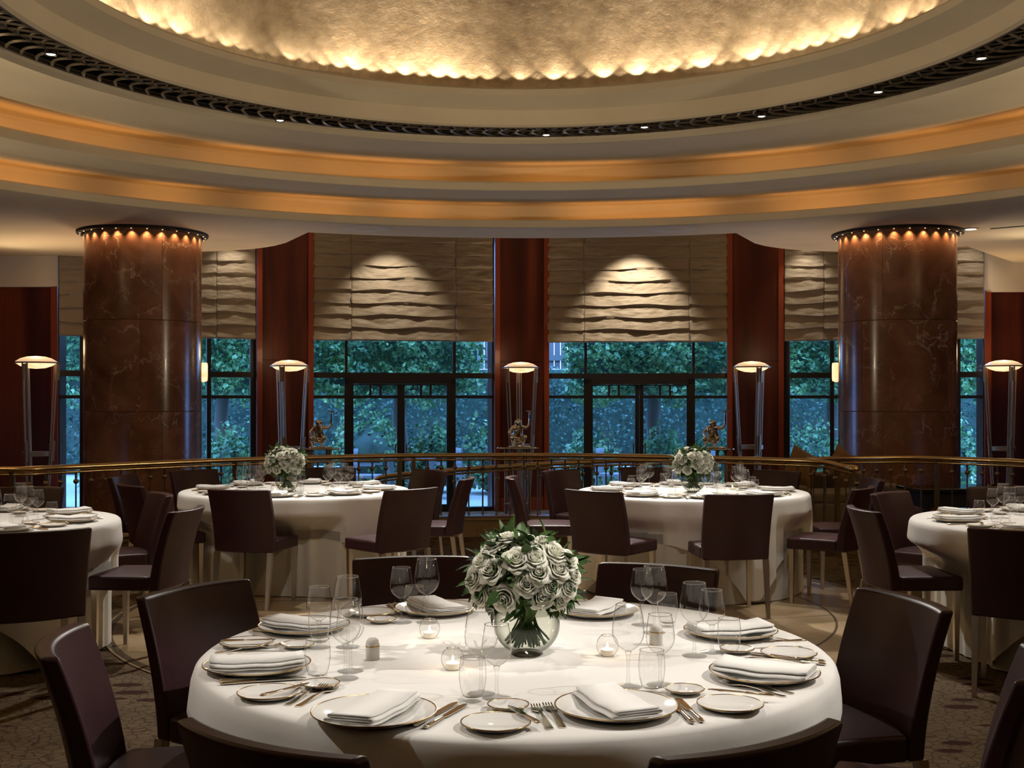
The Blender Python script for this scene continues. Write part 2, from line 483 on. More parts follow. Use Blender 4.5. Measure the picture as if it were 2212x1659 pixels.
M['bulb'] = mat('lit_bulb', (1, 0.9, 0.7), 0.5, emit=(1.0, 0.84, 0.60), estr=5)
M['spot_face'] = mat('lit_spot_face', (1, 0.9, 0.8), 0.5, emit=(1.0, 0.93, 0.82), estr=12)
M['col_glow'] = mat('column_lamp', (1, 0.7, 0.4), 0.5, emit=(1.0, 0.60, 0.28), estr=1.5)
M['cove_on'] = mat('cove_lamp', (1, 0.7, 0.3), 0.5, emit=AMBER, estr=5.6)
M['cove_dim'] = mat('cove_lamp_dim', (1, 0.7, 0.3), 0.5, emit=AMBER, estr=0.3)

# ------------------------------------------------------------------ ceiling
SEG = 192
PC = (0, RC[1], 0)
ceiling = empty('ceiling'); struct(ceiling)
def ring(name, prof, m, seg=SEG, a0=0.0, a1=2 * pi, sharp=30):
    mb = MB(); mb.lathe([(p[1], p[2]) for p in prof], seg, PC, a0, a1, [p[0] for p in prof])
    return build(name, mb, m, ceiling, sharp=sharp)
XD, X1, X2 = 0.09, 0.165, 0.235
dome = [(XD, 3.78, 4.43)] + [(XD, 3.78 * cos(t), 4.43 + 1.55 * sin(t)) for t in [i * pi / 2 / 22 for i in range(1, 22)]] + [(XD, 0.01, 5.98)]
ring('dome', dome, M['gold_leaf'], sharp=80)
ring('dome_rim', [(XD, 3.78, 4.43), (XD, 3.25, 4.43), (XD, 3.23, 4.41), (XD, 3.23, 4.353), (XD, 3.455, 4.266), (XD, 3.49, 4.13), (XD, 3.526, 4.115), (XD, 3.526, 4.19)], M['plaster'])
ring('grille_recess', [(XD, 3.526, 4.19), (XD, 3.526, 4.42), (XD, 4.12, 4.42), (XD, 4.12, 4.15)], M['black'])
ring('cove_nosing', [(XD, 4.12, 4.20), (XD, 4.108, 4.163), (XD, 4.12, 4.125), (XD, 4.17, 4.095), (XD, 4.22, 4.10), *[(0.12 + 0.045 * q, 4.30 + 1.85 * q, 4.112 + 0.15 * q * q) for q in [i / 12 for i in range(13)]], (X1, 6.21, 4.25), (X1, 6.25, 4.22), (X1, 6.25, 3.88), (X1, 5.68, 3.88), (X1, 5.68, 3.972), (X1, 5.617, 3.972), (X1, 5.605, 3.95), (X1, 5.617, 3.875), (X1, 5.63, 3.869), *[(0.17 + 0.06 * q, 5.66 + 1.69 * q, 3.869 + 0.13 * q * q) for q in [i / 12 for i in range(1, 13)]], (X2, 7.42, 3.985), (X2, 7.45, 3.95), (X2, 7.45, 3.64), (X2, 6.96, 3.64), (X2, 6.96, 3.729), (X2, 6.898, 3.729), (X2, 6.886, 3.71), (X2, 6.898, 3.634), (X2, 6.91, ZS)], M['plaster'], sharp=25)

# lattice of the dark ring: crossing leaf-shaped bars
lat = MB()
for k in range(170):
    a = 2 * pi * k / 150
    p1 = []
    for j in range(9):
        t = j / 8
        r = 3.55 + 0.53 * t
        aa = a + 0.042 * sin(pi * t * 0.9) * 1.1 - 0.02 * t
        p1.append((XD + r * cos(aa), RC[1] + r * sin(aa), 4.125 + 0.03 * t))
    lat.tube(p1, 0.014, 4, False)
    p2 = []
    for j in range(5):
        t = j / 4
        r = 3.56 + 0.20 * t
        aa = a + 0.042 - 0.055 * t * t
        p2.append((XD + r * cos(aa), RC[1] + r * sin(aa), 4.127 + 0.012 * t))
    lat.tube(p2, 0.010, 4, False)
for r, z in ((3.545, 4.122), (3.74, 4.135), (4.09, 4.158)):
    lat.tube([(XD + r * cos(2 * pi * i / 160), RC[1] + r * sin(2 * pi * i / 160), z) for i in range(161)], 0.012, 4, False)
build('grille_lattice', lat, M['bronze_light'], ceiling)

# soffit with round bulges over the two columns, outer ceiling above it
COLUMNS = [(-4.81, 15.3), (5.02, 15.3)]
CR = 0.738
def soffit_r(a):
    dx, dy = cos(a), sin(a)
    r = 7.85
    for cx, cy in COLUMNS:
        ux, uy = cx - X2, cy - RC[1]
        b = dx * ux + dy * uy
        q = ux * ux + uy * uy - 1.92 ** 2
        disc = b * b - q
        if disc > 0 and b > 0:
            r = max(r, b + sqrt(disc))
    if dy < 0.15: r = 20.0
    else:
        edge = 6.05 if dx < 0 else 6.25
        if abs(dx) * r > edge or abs(dx) / dy > 0.80:
            r = 20.0
    # outer corners reach the side walls
    lim = 10.0 / max(1e-6, abs(dx))
    r = min(r, lim)
    if dy > 0: r = min(r, 11.9 / dy)
    if dy < 0: r = min(r, 12.0 / -dy)
    return r
NA = 720
mb = MB(); vs = []; fs = []
for k in range(NA):
    a = 2 * pi * k / NA
    r = soffit_r(a)
    ca, sa = cos(a), sin(a)
    vs += [(X2 + 6.91 * ca, RC[1] + 6.91 * sa, ZS), (X2 + (r) * ca, RC[1] + (r) * sa, ZS), (X2 + r * ca, RC[1] + r * sa, ZS + 0.62)]
for k in range(NA):
    k2 = (k + 1) % NA
    fs += [(3 * k, 3 * k2, 3 * k2 + 1, 3 * k + 1), (3 * k + 1, 3 * k2 + 1, 3 * k2 + 2, 3 * k + 2)]
mb.add(vs, fs)
build('soffit', mb, M['plaster'], ceiling, sharp=30)
build('outer_ceiling', MB().box((0.2, 17.5, 4.29), (21, 6.5, 0.08)), M['plaster'], ceiling)
build('ceiling_backing', MB().box((0.2, 7.0, 6.2), (22, 28, 0.1)), M['black'], ceiling)

# bulbs uplighting the dome
bulbs = MB()
rb = random.Random(3)
for i in range(75):
    a = pi / 2 + (i - 37) * 0.0438
    x, y, z = XD + 3.68 * cos(a), RC[1] + 3.68 * sin(a), 4.455
    bulbs.ball((x, y, z), 0.016, 8, 6, (1, 1, 1.6))
    e = rb.choice([0.2, 0.5, 0.9, 1.0, 1.5, 2.4])
    add_light('dome_bulb', 'SPOT', (XD + 3.65 * cos(a), RC[1] + 3.65 * sin(a), 4.57), 3.4 * e, (1.0, 0.83, 0.62), (XD + 3.69 * cos(a), RC[1] + 3.69 * sin(a), 5.1), 0.012, 100, 0.35)
for i in range(14):
    a = pi / 2 + pi * 0.56 + i * (2 * pi - pi * 1.12) / 13
    add_light('dome_bulb', 'POINT', (XD + 3.55 * cos(a), RC[1] + 3.55 * sin(a), 4.65), 3.0, (1.0, 0.82, 0.58), size=0.05)
build('dome_bulbs', bulbs, M['bulb'], ceiling)

# cove lamps behind the two lips: strips of unequal strength
def cove(r, z, xc, dims, seed):
    on = MB(); dim = MB()
    n_ = 120
    for k in range(n_):
        a = 2 * pi * k / n_; a2 = 2 * pi * (k + 0.94) / n_
        px = None
        am = (a + a2) / 2
        rr = r + 0.4
        X, Y = xc + rr * cos(am), RC[1] + rr * sin(am)
        d_ = False
        if Y > 1:
            px = 1106 + FPX * X / Y
            d_ = any(abs(px - q) < 1.25 * w for q, w in dims) and sin(am) > 0
        tgt = dim if d_ else on
        for (ra, rb_) in ((r - 0.02, r + 0.02),):
            P = [(xc + ra * cos(a), RC[1] + ra * sin(a)), (xc + rb_ * cos(a), RC[1] + rb_ * sin(a)), (xc + rb_ * cos(a2), RC[1] + rb_ * sin(a2)), (xc + ra * cos(a2), RC[1] + ra * sin(a2))]
            tgt.prism(P, z - 0.015, z + 0.015)
    build('cove_lamp_strip', on, M['cove_on'], ceiling, smooth=False)
    build('cove_lamp_strip', dim, M['cove_dim'], ceiling, smooth=False)
cove(5.80, 3.905, X1, [(385, 50), (640, 30), (1010, 40), (1450, 60), (1880, 50), (2150, 40)], 1)
cove(7.10, 3.665, X2, [(190, 60), (485, 55), (800, 25), (965, 30), (1130, 60), (1585, 50), (1930, 40), (2150, 60)], 2)

# ------------------------------------------------------------------ columns
for i, (cx, cy) in enumerate(COLUMNS):
    c = empty('marble_column', (cx, cy, -0.41))
    tag(c, ['polished brown marble column at left, in front of the leftmost window', 'polished brown marble column at right, in front of the rightmost window'][i], 'column', 'marble columns')
    zs = [0.0, 1.72, 2.87, 4.036]
    for r_ in range(3):
        for q in range(4):
            a0 = q * pi / 2 + (0.25 if r_ % 2 else 0.62) + i * 0.4
            g = 0.0016
            pr = MB(); z0, z1 = zs[r_] + g, zs[r_ + 1] - g
            pr.lathe([(CR - 0.05, z0), (CR - 0.004, z0), (CR, z0 + 0.004), (CR, z1 - 0.004), (CR - 0.004, z1), (CR - 0.05, z1)], 20, (0, 0, 0), a0 + 0.002, a0 + pi / 2 - 0.002)
            build('marble_panel', pr, M['marble'], c)
    co_ = MB(); co_.lathe([(CR + 0.012, 4.005), (CR + 0.02, 3.998), (CR + 0.03, 4.0), (CR + 0.085, 4.005), (CR + 0.09, 4.037), (CR + 0.012, 4.037)], 64)
    build('collar', co_, M['black'], c)
    for sx in (-1, 1):
        sb_ = MB(); sb_.lathe([(0.0005, 2.10), (0.05, 2.12), (0.055, 2.16), (0.055, 2.32), (0.05, 2.36), (0.0005, 2.365)], 20, (sx * (CR + 0.05) * cos(0.52), (CR + 0.05) * sin(0.52), 0.0))
        build('sconce', sb_, M['alabaster'], c)
        add_light('sconce_light', 'SPOT', (cx + sx * (CR + 0.12) * cos(0.52), cy + (CR + 0.12) * sin(0.52), 2.0), 28, (1.0, 0.72, 0.44), (cx + sx * (CR + 0.5) * cos(0.52), cy + (CR + 0.4) * sin(0.52), 3.6), 0.05, 140, 0.7, 0.0)
    gl = MB()
    for k in range(26):
        a = 2 * pi * k / 26
        gl.ball((( CR + 0.045) * cos(a), (CR + 0.045) * sin(a), 3.994), 0.010, 8, 5, (1, 1, 0.5))
        if True:
            add_light('column_lamp', 'SPOT', (cx + (CR + 0.035) * cos(a), cy + (CR + 0.035) * sin(a), 3.583), 9.0, (1.0, 0.66, 0.36), (cx + (CR - 0.02) * cos(a), cy + (CR - 0.02) * sin(a), 2.4), 0.012, 100, 1.0)
    build('collar_lamps', gl, M['col_glow'], c)

# ------------------------------------------------------------------ back wall: facets, pillars, windows, blinds
ZF = -0.41
ZTOP = 4.25
FAC = {127: 17.75, 553: 18.8, 555: 18.8, 670: 19.15, 672: 19.17, 1065: 19.67, 1068: 19.7, 1178: 19.95, 1180: 19.95, 1573: 19.7, 1575: 19.7, 1690: 19.5, 1692: 19.48, 2125: 18.6}
def fp(px, d): return ((px - 1106) / FPX * d, d)
class Facet:
    def __init__(s, pa, pb):
        s.a = Vector(fp(pa, FAC[pa])); s.b = Vector(fp(pb, FAC[pb]))
        s.L = (s.b - s.a).length
        s.t = (s.b - s.a) / s.L
        s.n = Vector((s.t.y, -s.t.x))      # towards the room
    def s_of(s, px):
        k = (px - 1106) / FPX
        # point a + t*u with x = k*y
        return (k * s.a.y - s.a.x) / (s.t.x - k * s.t.y)
    def P(s, u, out=0.0):
        return s.a + s.t * u + s.n * out
    def slab(s, mb, u0, u1, z0, z1, o0, o1):
        p = [s.P(u0, o0), s.P(u1, o0), s.P(u1, o1), s.P(u0, o1)]
        mb.prism([(q.x, q.y) for q in reversed(p)], z0, z1)

def pillar(name, pa, pb, proud=0.10):
    f = Facet(pa, pb)
    mb = MB()
    f.slab(mb, -0.025, f.L + 0.025, ZF, 2.09, -0.35, proud); f.slab(mb, -0.025, f.L + 0.025, 2.096, ZTOP, -0.35, proud)
    o = build(name, mb, M['mahogany'], None, smooth=False); struct(o)
    ed = MB()
    f.slab(ed, -0.025, 0.06, ZF, ZTOP, proud, proud + 0.035); f.slab(ed, f.L - 0.06, f.L + 0.025, ZF, ZTOP, proud, proud + 0.035)
    build('edge_strip', ed, M['mahogany_edge'], o, smooth=False)
    pl = MB(); f.slab(pl, 0.07, f.L - 0.07, ZF, ZF + 0.22, proud, proud + 0.02)
    build('plinth', pl, M['mahogany_edge'], o, smooth=False)
pillar('wall_back', 555, 670); pillar('wall_back', 1068, 1178); pillar('wall_back', 1575, 1690)
# side walls beside the outer windows: mahogany with a pale band above
for name, x0, x1, y in (('wall_left', -11.0, -6.86, 17.75), ('wall_right', 7.48, 11.2, 18.6)):
    w = build(name, MB().box(((x0 + x1) / 2, y + 0.15, (ZF + 3.16) / 2), (x1 - x0, 0.3, 3.16 - ZF)), M['mahogany'], None, smooth=False); struct(w)
    build('frieze', MB().box(((x0 + x1) / 2, y + 0.14, 3.72), (x1 - x0, 0.34, 1.12)), M['white_plaster'], w, smooth=False)
    build('edge_strip', MB().box((x1 - 0.05 if x0 < 0 else x0 + 0.05, y - 0.02, (ZF + 3.16) / 2), (0.1, 0.06, 3.16 - ZF)), M['mahogany_edge'], w, smooth=False)

ZB1, ZB0 = 2.43, 4.24        # blinds
ZT0, ZT1 = 1.810, 1.90       # transom bar
ZL0, ZL1 = 1.475, 1.525      # lower bar
WINDOWS = [
    (1, 127, 553, [(127, 129), (172, 190), (447, 456), (541, 553)], None),
    (2, 672, 1065, [(672, 674), (745, 751), (978, 985), (1063, 1065)], ((744, 761), (858, 874), (968, 984))),
    (3, 1180, 1573, [(1180, 1182), (1262, 1268), (1495, 1501), (1571, 1573)], ((1261, 1278), (1372, 1390), (1486, 1501))),
    (4, 1692, 2125, [(1692, 1706), (1793, 1802), (2058, 2075), (2123, 2125)], None)]
for wi, pa, pb, mull, door in WINDOWS:
    f = Facet(pa, pb)
    fr = MB()
    D0, D1 = -0.12, 0.0
    for q0, q1 in mull:
        u0, u1 = f.s_of(q0), f.s_of(q1)
        if door and mull.index((q0, q1)) in (1, 2):
            f.slab(fr, u0, u1, ZT1, ZTOP, D0, D1)
        else:
            f.slab(fr, u0, u1, ZF, ZTOP, D0, D1)
    f.slab(fr, 0, f.L, ZT0, ZT1, D0 - 0.01, D1 + 0.012)
    f.slab(fr, 0, f.L, ZF, ZF + 0.07, D0 - 0.01, D1 + 0.012)
    f.slab(fr, 0, f.L, ZTOP - 0.1, ZTOP, D0 - 0.01, D1 + 0.01)
    spans = [(0, f.L)]
    if door:
        spans = [(0, f.s_of(door[0][0])), (f.s_of(door[2][1]), f.L)]
    for u0, u1 in spans:
        f.slab(fr, u0, u1, ZL0, ZL1, D0, D1 + 0.006)
    w = build('window_%d' % wi, fr, M['frame'], None, smooth=False); struct(w)
    ml = [(f.s_of(a), f.s_of(b)) for a, b in mull]
    for k in range(len(ml) - 1):
        u0, u1 = ml[k][1], ml[k + 1][0]
        rows = [(ZT1, ZTOP - 0.1)]
        if not (door and k == 1): rows += [(ZL1, ZT0), (ZF + 0.07, ZL0)]
        for z0, z1 in rows:
            g = MB(); f.slab(g, u0, u1, z0, z1, -0.066, -0.060)
            build('window_pane', g, M['pane'], w, smooth=False)
    if door:
        (j0, j1), (m0, m1), (k0, k1) = [(f.s_of(a), f.s_of(b)) for a, b in door]
        db = MB()
        f.slab(db, j0, j1, ZF, ZT0, -0.14, 0.03); f.slab(db, k0, k1, ZF, ZT0, -0.14, 0.03)
        f.slab(db, j0, k1, 1.715, ZT0, -0.14, 0.03)
        dr = build('door_%d' % (wi - 1), db, M['frame'], None, smooth=False); struct(dr)
        um = (m0 + m1) / 2
        for lf, (a, b, ga, gb) in enumerate(((j1, um - 0.002, j1 + 0.02, m0), (um + 0.002, k0, m1, k0 - 0.02))):
            lb = MB()
            f.slab(lb, a, ga, ZF + 0.01, 1.71, -0.08, 0.0); f.slab(lb, gb, b, ZF + 0.01, 1.71, -0.08, 0.0)
            f.slab(lb, ga, gb, ZF + 0.01, ZF + 0.12, -0.08, 0.0); f.slab(lb, ga, gb, 1.69, 1.71, -0.08, 0.0)
            f.slab(lb, ga, gb, ZL0, ZL1, -0.08, 0.0)
            w3 = (gb - ga)
            for tt in (0.385, 0.615):
                f.slab(lb, ga + w3 * tt - 0.018, ga + w3 * tt + 0.018, ZL1, 1.69, -0.08, 0.0)
            leaf_ = build('door_leaf', lb, M['frame'], dr, smooth=False)
            g = MB(); f.slab(g, ga, gb, ZF + 0.12, ZL0, -0.045, -0.039); f.slab(g, ga, gb, ZL1, 1.69, -0.045, -0.039)
            build('door_glass', g, M['pane'], leaf_, smooth=False)
            hb = MB(); hp = f.P((m0 - 0.03) if lf == 0 else (m1 + 0.03), 0.03)
            hb.tube([(hp.x, hp.y, 0.50), (hp.x, hp.y, 0.72)], 0.012, 8)
            build('door_handle', hb, M['brass_dark'], leaf_)

BL = [(1, 127, 553, [(127.5, 206), (205.6, 466), (465.6, 549.5)], 'window behind the left marble column'),
      (2, 672, 1065, [(676, 758.6), (758.2, 982.6), (982.2, 1062)], 'left pair of French doors'),
      (3, 1180, 1573, [(1184, 1262), (1261.6, 1488.4), (1488, 1569.5)], 'right pair of French doors'),
      (4, 1692, 2125, [(1696, 1781), (1780.6, 2041), (2040.6, 2124)], 'window behind the right marble column')]
rnd = random.Random(11)
for wi, pa, pb, pans, wl in BL:
    f = Facet(pa, pb)
    for pi_, (q0, q1) in enumerate(pans):
        u0, u1 = f.s_of(q0), f.s_of(q1)
        ph = [rnd.uniform(0, 6.28) for _ in range(14)]
        nf = 8
        W = u1 - u0
        def fn(a, b):
            z = ZB1 + (ZB0 - ZB1) * b
            t = b * 8.9
            k = int(t); fr_ = t - k                # 0 bottom of the pleat, 1 top
            x = a * W
            sag = (1 - fr_) ** 1.3 if fr_ < 0.93 else 0.0
            amp = 0.036 + 0.024 * (1 - b)
            wob = 0.35 * sin(x * 4.1 + ph[k % 14]) + 0.3 * sin(x * 9.0 + ph[(k + 3) % 14] * 2) + 0.22 * sin(x * 17 + ph[(k + 5) % 14] * 3)
            out = 0.10 + amp * sag * (1 + 0.55 * wob) + 0.0025 * sin(x * 27 + ph[k % 14]) * sag
            dz = (1 - fr_) * 0.018 * sin(x * 5 + ph[(k + 1) % 14]) * (1 if k > 0 else 0.25)
            out += 0.011 * mnoise.noise(Vector((x * 5.0 + wi * 9, z * 15.0, pi_ * 7.0))) + 0.007 * mnoise.noise(Vector((x * 13.0, z * 24.0 + wi * 5, 3.0)))
            p = f.P(u0 + x, out)
            return (p.x, p.y, z - dz)
        mb = MB(); mb.grid(fn, max(24, int(W * 34)), 8 * 14 + 12)
        o = build('roman_blind', mb, M['fabric'], None, sharp=70, solid=0.004)
        pos = ['left narrow', 'wide middle', 'right narrow'][pi_]
        tag(o, '%s taupe roman blind panel over the %s' % (pos, wl), 'blind', 'roman blinds')
        bt = MB(); f.slab(bt, u0, u1, ZB1 - 0.012, ZB1 + 0.006, 0.085, 0.125)
        build('bottom_bar', bt, M['fabric'], o, smooth=False)

# washes on the middle blinds
for u, px, e in ((2, 840, 120), (3, 1370, 260)):
    f = Facet(*((672, 1065) if u == 2 else (1180, 1573)))
    uu = f.s_of(px)
    p0 = f.P(uu, 0.95); p1 = f.P(uu, 0.1)
    add_light('blind_wash', 'SPOT', (p0.x, p0.y, 4.20), e, (1.0, 0.84, 0.62), (p1.x, p1.y, 2.75), 0.03, 78, 0.65)
for u, px, e in ((1, 500, 45), (4, 1740, 45), (4, 2090, 25)):
    f = Facet(*((127, 553) if u == 1 else (1692, 2125)))
    uu = f.s_of(px)
    p0 = f.P(uu, 0.5); p1 = f.P(uu, 0.1)
    add_light('blind_wash', 'SPOT', (p0.x, p0.y, 4.20), e, (1.0, 0.84, 0.62), (p1.x, p1.y, 2.5), 0.05, 80, 0.8)

# hidden sides of the room
for nm, c, d in (('wall_front', (0.2, -4.6, 1.9), (22, 0.2, 4.7)), ('wall_left', (-9.6, 6.6, 1.6), (0.2, 22.6, 5.3)), ('wall_right', (9.9, 7.0, 1.6), (0.2, 23.4, 5.3))):
    struct(build(nm, MB().box(c, d), M['mahogany'], None, smooth=False))

# ------------------------------------------------------------------ floors
def polar_floor(name, r_in, rfun, z, m, n_=240, c=FC):
    mb = MB(); vs = []; fs = []
    for k in range(n_):
        a = 2 * pi * k / n_
        vs += [(c[0] + r_in * cos(a), c[1] + r_in * sin(a), z), (c[0] + rfun(a) * cos(a), c[1] + rfun(a) * sin(a), z)]
    for k in range(n_):
        k2 = (k + 1) % n_
        fs.append((2 * k, 2 * k + 1, 2 * k2 + 1, 2 * k2))
    mb.add(vs, fs)
    return build(name, mb, m, None, smooth=False)
def floor_r(a):
    return 6.3 if sin(a) > 0.12 else min(9.7 / max(1e-6, abs(cos(a))), 12.8 / max(1e-6, abs(sin(a))))
struct(polar_floor('floor', 0.0, floor_r, 0.0, M['carpet']))
struct(polar_floor('floor', 0.0, lambda a: 2.76, 0.004, M['stone'], 160))
inl = MB()
for r, w in ((2.13, 0.008), (2.72, 0.02), (1.25, 0.008)):
    inl.lathe([(r - w, 0.0055), (r + w, 0.0055)], 160, (FC[0], FC[1], 0))
for k in range(12):
    a = 2 * pi * k / 12 + 0.2
    inl.tube([(FC[0] + r * cos(a + (r - 1.25) * 0.25), FC[1] + r * sin(a + (r - 1.25) * 0.25), 0.0035) for r in (1.25, 1.5, 1.8, 2.13)], 0.006, 4, False, 0.4)
struct(build('trim_1', inl, M['inlay'], None, smooth=False))
# low stone kerb under the railing, lower lounge floor by the windows with steps
kerb = MB(); A0, A1 = 0.10 * pi, 0.87 * pi
kerb.lathe([(4.32, 0.0), (4.32, 0.175), (4.30, 0.18), (4.30, 0.205), (4.72, 0.205), (4.72, 0.0)], 120, (FC[0], FC[1], 0), A0, A1)
struct(build('trim_2', kerb, M['stone'], None, sharp=30))
kb = MB(); kb.lathe([(4.305, 0.206), (4.305, 0.222), (4.36, 0.222), (4.36, 0.206)], 120, (FC[0], FC[1], 0), A0, A1)
struct(build('trim_3', kb, M['brass_dark'], None, sharp=30))
st = MB(); st.lathe([(6.3, 0.0), (6.3, -0.2), (6.65, -0.2), (6.65, ZF)], 120, (FC[0], FC[1], 0), 0.02 * pi, 0.98 * pi)
struct(build('trim_4', st, M['stone'], None, sharp=30))
struct(build('floor', MB().box((0.2, 14.6, ZF - 0.05), (20, 11.6, 0.1)), M['carpet'], None, smooth=False))

# ------------------------------------------------------------------ railings
def railing(name, path, label, spacing, skip=(), post_at=(), floor_z=0.205, finial=False, dense=True, low=0.044):
    root = empty(name, tuple(path[0][:2]) + (floor_z,))
    org = Vector(root.location)
    tag(root, label, 'railing')
    P = [p - org for p in catmull(path, 10)]
    n_ = len(P)
    rr = [0.034] * n_
    if finial:
        for i in range(8):
            rr[n_ - 1 - i] = [0.012, 0.034, 0.046, 0.052, 0.052, 0.048, 0.042, 0.038][i]
    hb = MB(); hb.tube(P, rr, 12, True, 0.78)
    build('handrail', hb, M['brass'], root, sharp=60)
    lb = MB(); lb.tube([p - Vector((0, 0, low)) for p in P], 0.015, 8, True, 0.8)
    build('lower_bar', lb, M['brass'], root, sharp=60)
    # even spacing along the path
    acc = 0.0; nxt = spacing * 0.5; cnt = 0; first = None
    for i in range(1, n_):
        seg = (P[i] - P[i - 1]).length
        while nxt <= acc + seg:
            p = P[i - 1].lerp(P[i], (nxt - acc) / seg)
            nxt += spacing
            cnt += 1
            if cnt in skip: continue
            if cnt > 98: break
            H = p.z - low
            if cnt in post_at:
                q = MB(); q.box((0, 0, H / 2 + 0.02), (0.045, 0.03, H + 0.04))
                o = build('post', q, M['brass_dark'], root, smooth=False)
                o.location = (p.x, p.y, 0)
                continue
            key = round(H, 3)
            if first is None or first[0] != key:
                q = MB()
                q.tube([(0, 0, 0), (0, 0, 0.012)], 0.018, 8)
                q.ball((0, 0, 0.03), 0.014, 8, 6)
                q.tube([(0, 0, 0.03), (0, 0, H)], 0.0075, 6)
                q.ball((0, 0, H - 0.085), 0.024, 12, 8)
                q.tube([(0, 0, H - 0.065), (0, 0, H - 0.03), (0, 0, H)], [0.010, 0.010, 0.016], 8)
                o = build('baluster', q, M['brass_dark'], root)
                first = (key, o)
            else:
                o = first[1].copy(); COL.objects.link(o)
            o.location = (p.x, p.y, 0)
        acc += seg
    return root
RZ = 0.865
main_path = [(-5.7, 10.2, RZ), (-5.0, 10.15, RZ), (-4.4, 10.1, RZ), (-4.19, 10.12, RZ), (-3.94, 10.45, RZ), (-3.47, 10.98, RZ), (-2.98, 11.45, RZ), (-2.51, 11.82, RZ), (-2.0, 12.13, RZ), (-1.1, 12.50, RZ), (0.29, 12.62, RZ), (1.2, 12.42, RZ), (1.85, 12.12, RZ), (2.5, 11.72, RZ), (2.95, 11.32, RZ), (3.12, 11.02, RZ - 0.03), (3.20, 10.86, RZ - 0.05)]
railing('brass_railing', [Vector(p) for p in main_path], 'long curved brass railing on the stone kerb between dining floor and windows', 0.148, post_at=(10, 25, 37, 38), finial=True)
right_path = [(2.95, 11.72, RZ), (3.55, 11.98, RZ), (4.16, 12.05, RZ), (4.65, 11.65, RZ), (5.1, 11.1, RZ), (5.7, 10.5, RZ)]
railing('brass_railing', [Vector(p) for p in right_path], 'shorter curved brass railing in front of the right marble column', 0.155, floor_z=0.0, post_at=(3, 10))
sl = [at_d(812, 1036, 13.0), at_d(830, 1030, 13.0), at_d(882, 1024, 13.05), at_d(1000, 1014, 13.1), at_d(1150, 1004, 13.1), at_d(1300, 997, 12.95), at_d(1450, 993, 12.7), at_d(1560, 990, 12.4)]
railing('stair_handrail', sl, 'sloping brass handrail rising to the right just behind the long railing', 0.16, floor_z=0.0)

# ------------------------------------------------------------------ chairs
def make_chair():
    root = empty('dining_chair')
    tag(root, None, 'chair', 'plum leather dining chairs')
    mb = MB()
    nu, nv = 14, 12
    W, Z0, Z1 = 0.236, 0.395, 0.842
    def cen(u, v):
        y = 0.035 - 0.105 * v ** 1.6 + 0.050 * u * u
        return y
    def front(u, v): return (W * u * (0.97 + 0.03 * v), cen(u, v) + 0.030 - 0.006 * v, Z0 + (Z1 - Z0) * v)
    def back(u, v): return (W * u * (0.97 + 0.03 * v), cen(u, v) - 0.030 + 0.006 * v, Z0 + (Z1 - Z0) * v)
    F = MB().grid(lambda a, b: front(a * 2 - 1, b), nu, nv)
    B = MB().grid(lambda a, b: back(a * 2 - 1, b), nu, nv)
    n0 = len(F.v)
    mb.v = F.v + B.v
    mb.f = [tuple(reversed(f)) for f in F.f] + [tuple(i + n0 for i in f) for f in B.f]
    idx = lambda i, j: j * (nu + 1) + i
    for j in range(nv):
        mb.f.append((idx(0, j), idx(0, j + 1), n0 + idx(0, j + 1), n0 + idx(0, j)))
        mb.f.append((idx(nu, j + 1), idx(nu, j), n0 + idx(nu, j), n0 + idx(nu, j + 1)))
    for i in range(nu):
        mb.f.append((idx(i + 1, 0), idx(i, 0), n0 + idx(i, 0), n0 + idx(i + 1, 0)))
        mb.f.append((idx(i, nv), idx(i + 1, nv), n0 + idx(i + 1, nv), n0 + idx(i, nv)))
    build('backrest', mb, M['leather'], root, bevel=0.011, sharp=50, recalc=True)
    sb = MB()
    D0, D1 = 0.068, 0.47
    def top(a, b):
        u = a * 2 - 1
        return (0.232 * u * (1 - 0.02 * b), D0 + 0.045 * u * u * (1 - b) + (D1 - D0 - 0.045 * u * u * (1 - b)) * b, 0.475 + 0.012 * (1 - u ** 4) * (1 - (2 * b - 1) ** 4))
    T = MB().grid(top, 10, 10)
    n0 = len(T.v)
    sb.v = list(T.v) + [(x, y, 0.395) for x, y, z in T.v]
    sb.f = list(T.f) + [tuple(i + n0 for i in reversed(f)) for f in T.f]
    e = [j for j in range(11)] + [11 * j + 10 for j in range(1, 11)] + [110 + 10 - j for j in range(1, 11)] + [11 * (10 - j) for j in range(1, 10)]
    for a, b in zip(e, e[1:] + e[:1]):
        sb.f.append((b, a, a + n0, b + n0))
    build('seat', sb, M['leather'], root, bevel=0.014, sharp=50, recalc=True)
    for sx, y0, y1 in ((-1, 0.435, 0.435), (1, 0.435, 0.435), (-1, 0.055, 0.0), (1, 0.055, 0.0)):
        lb = MB()
        vs = []
        for z, h, yy in ((0.0, 0.0115, y1), (0.396, 0.0175, y0)):
            for dx, dy in ((-1, -1), (1, -1), (1, 1), (-1, 1)):
                vs.append((sx * 0.205 + dx * h, yy + dy * h, z))
        lb.add(vs, [(3, 2, 1, 0), (4, 5, 6, 7), (0, 1, 5, 4), (1, 2, 6, 5), (2, 3, 7, 6), (3, 0, 4, 7)])
        build('leg', lb, M['steel'], root, smooth=False)
    return root
CH = Proto(make_chair())
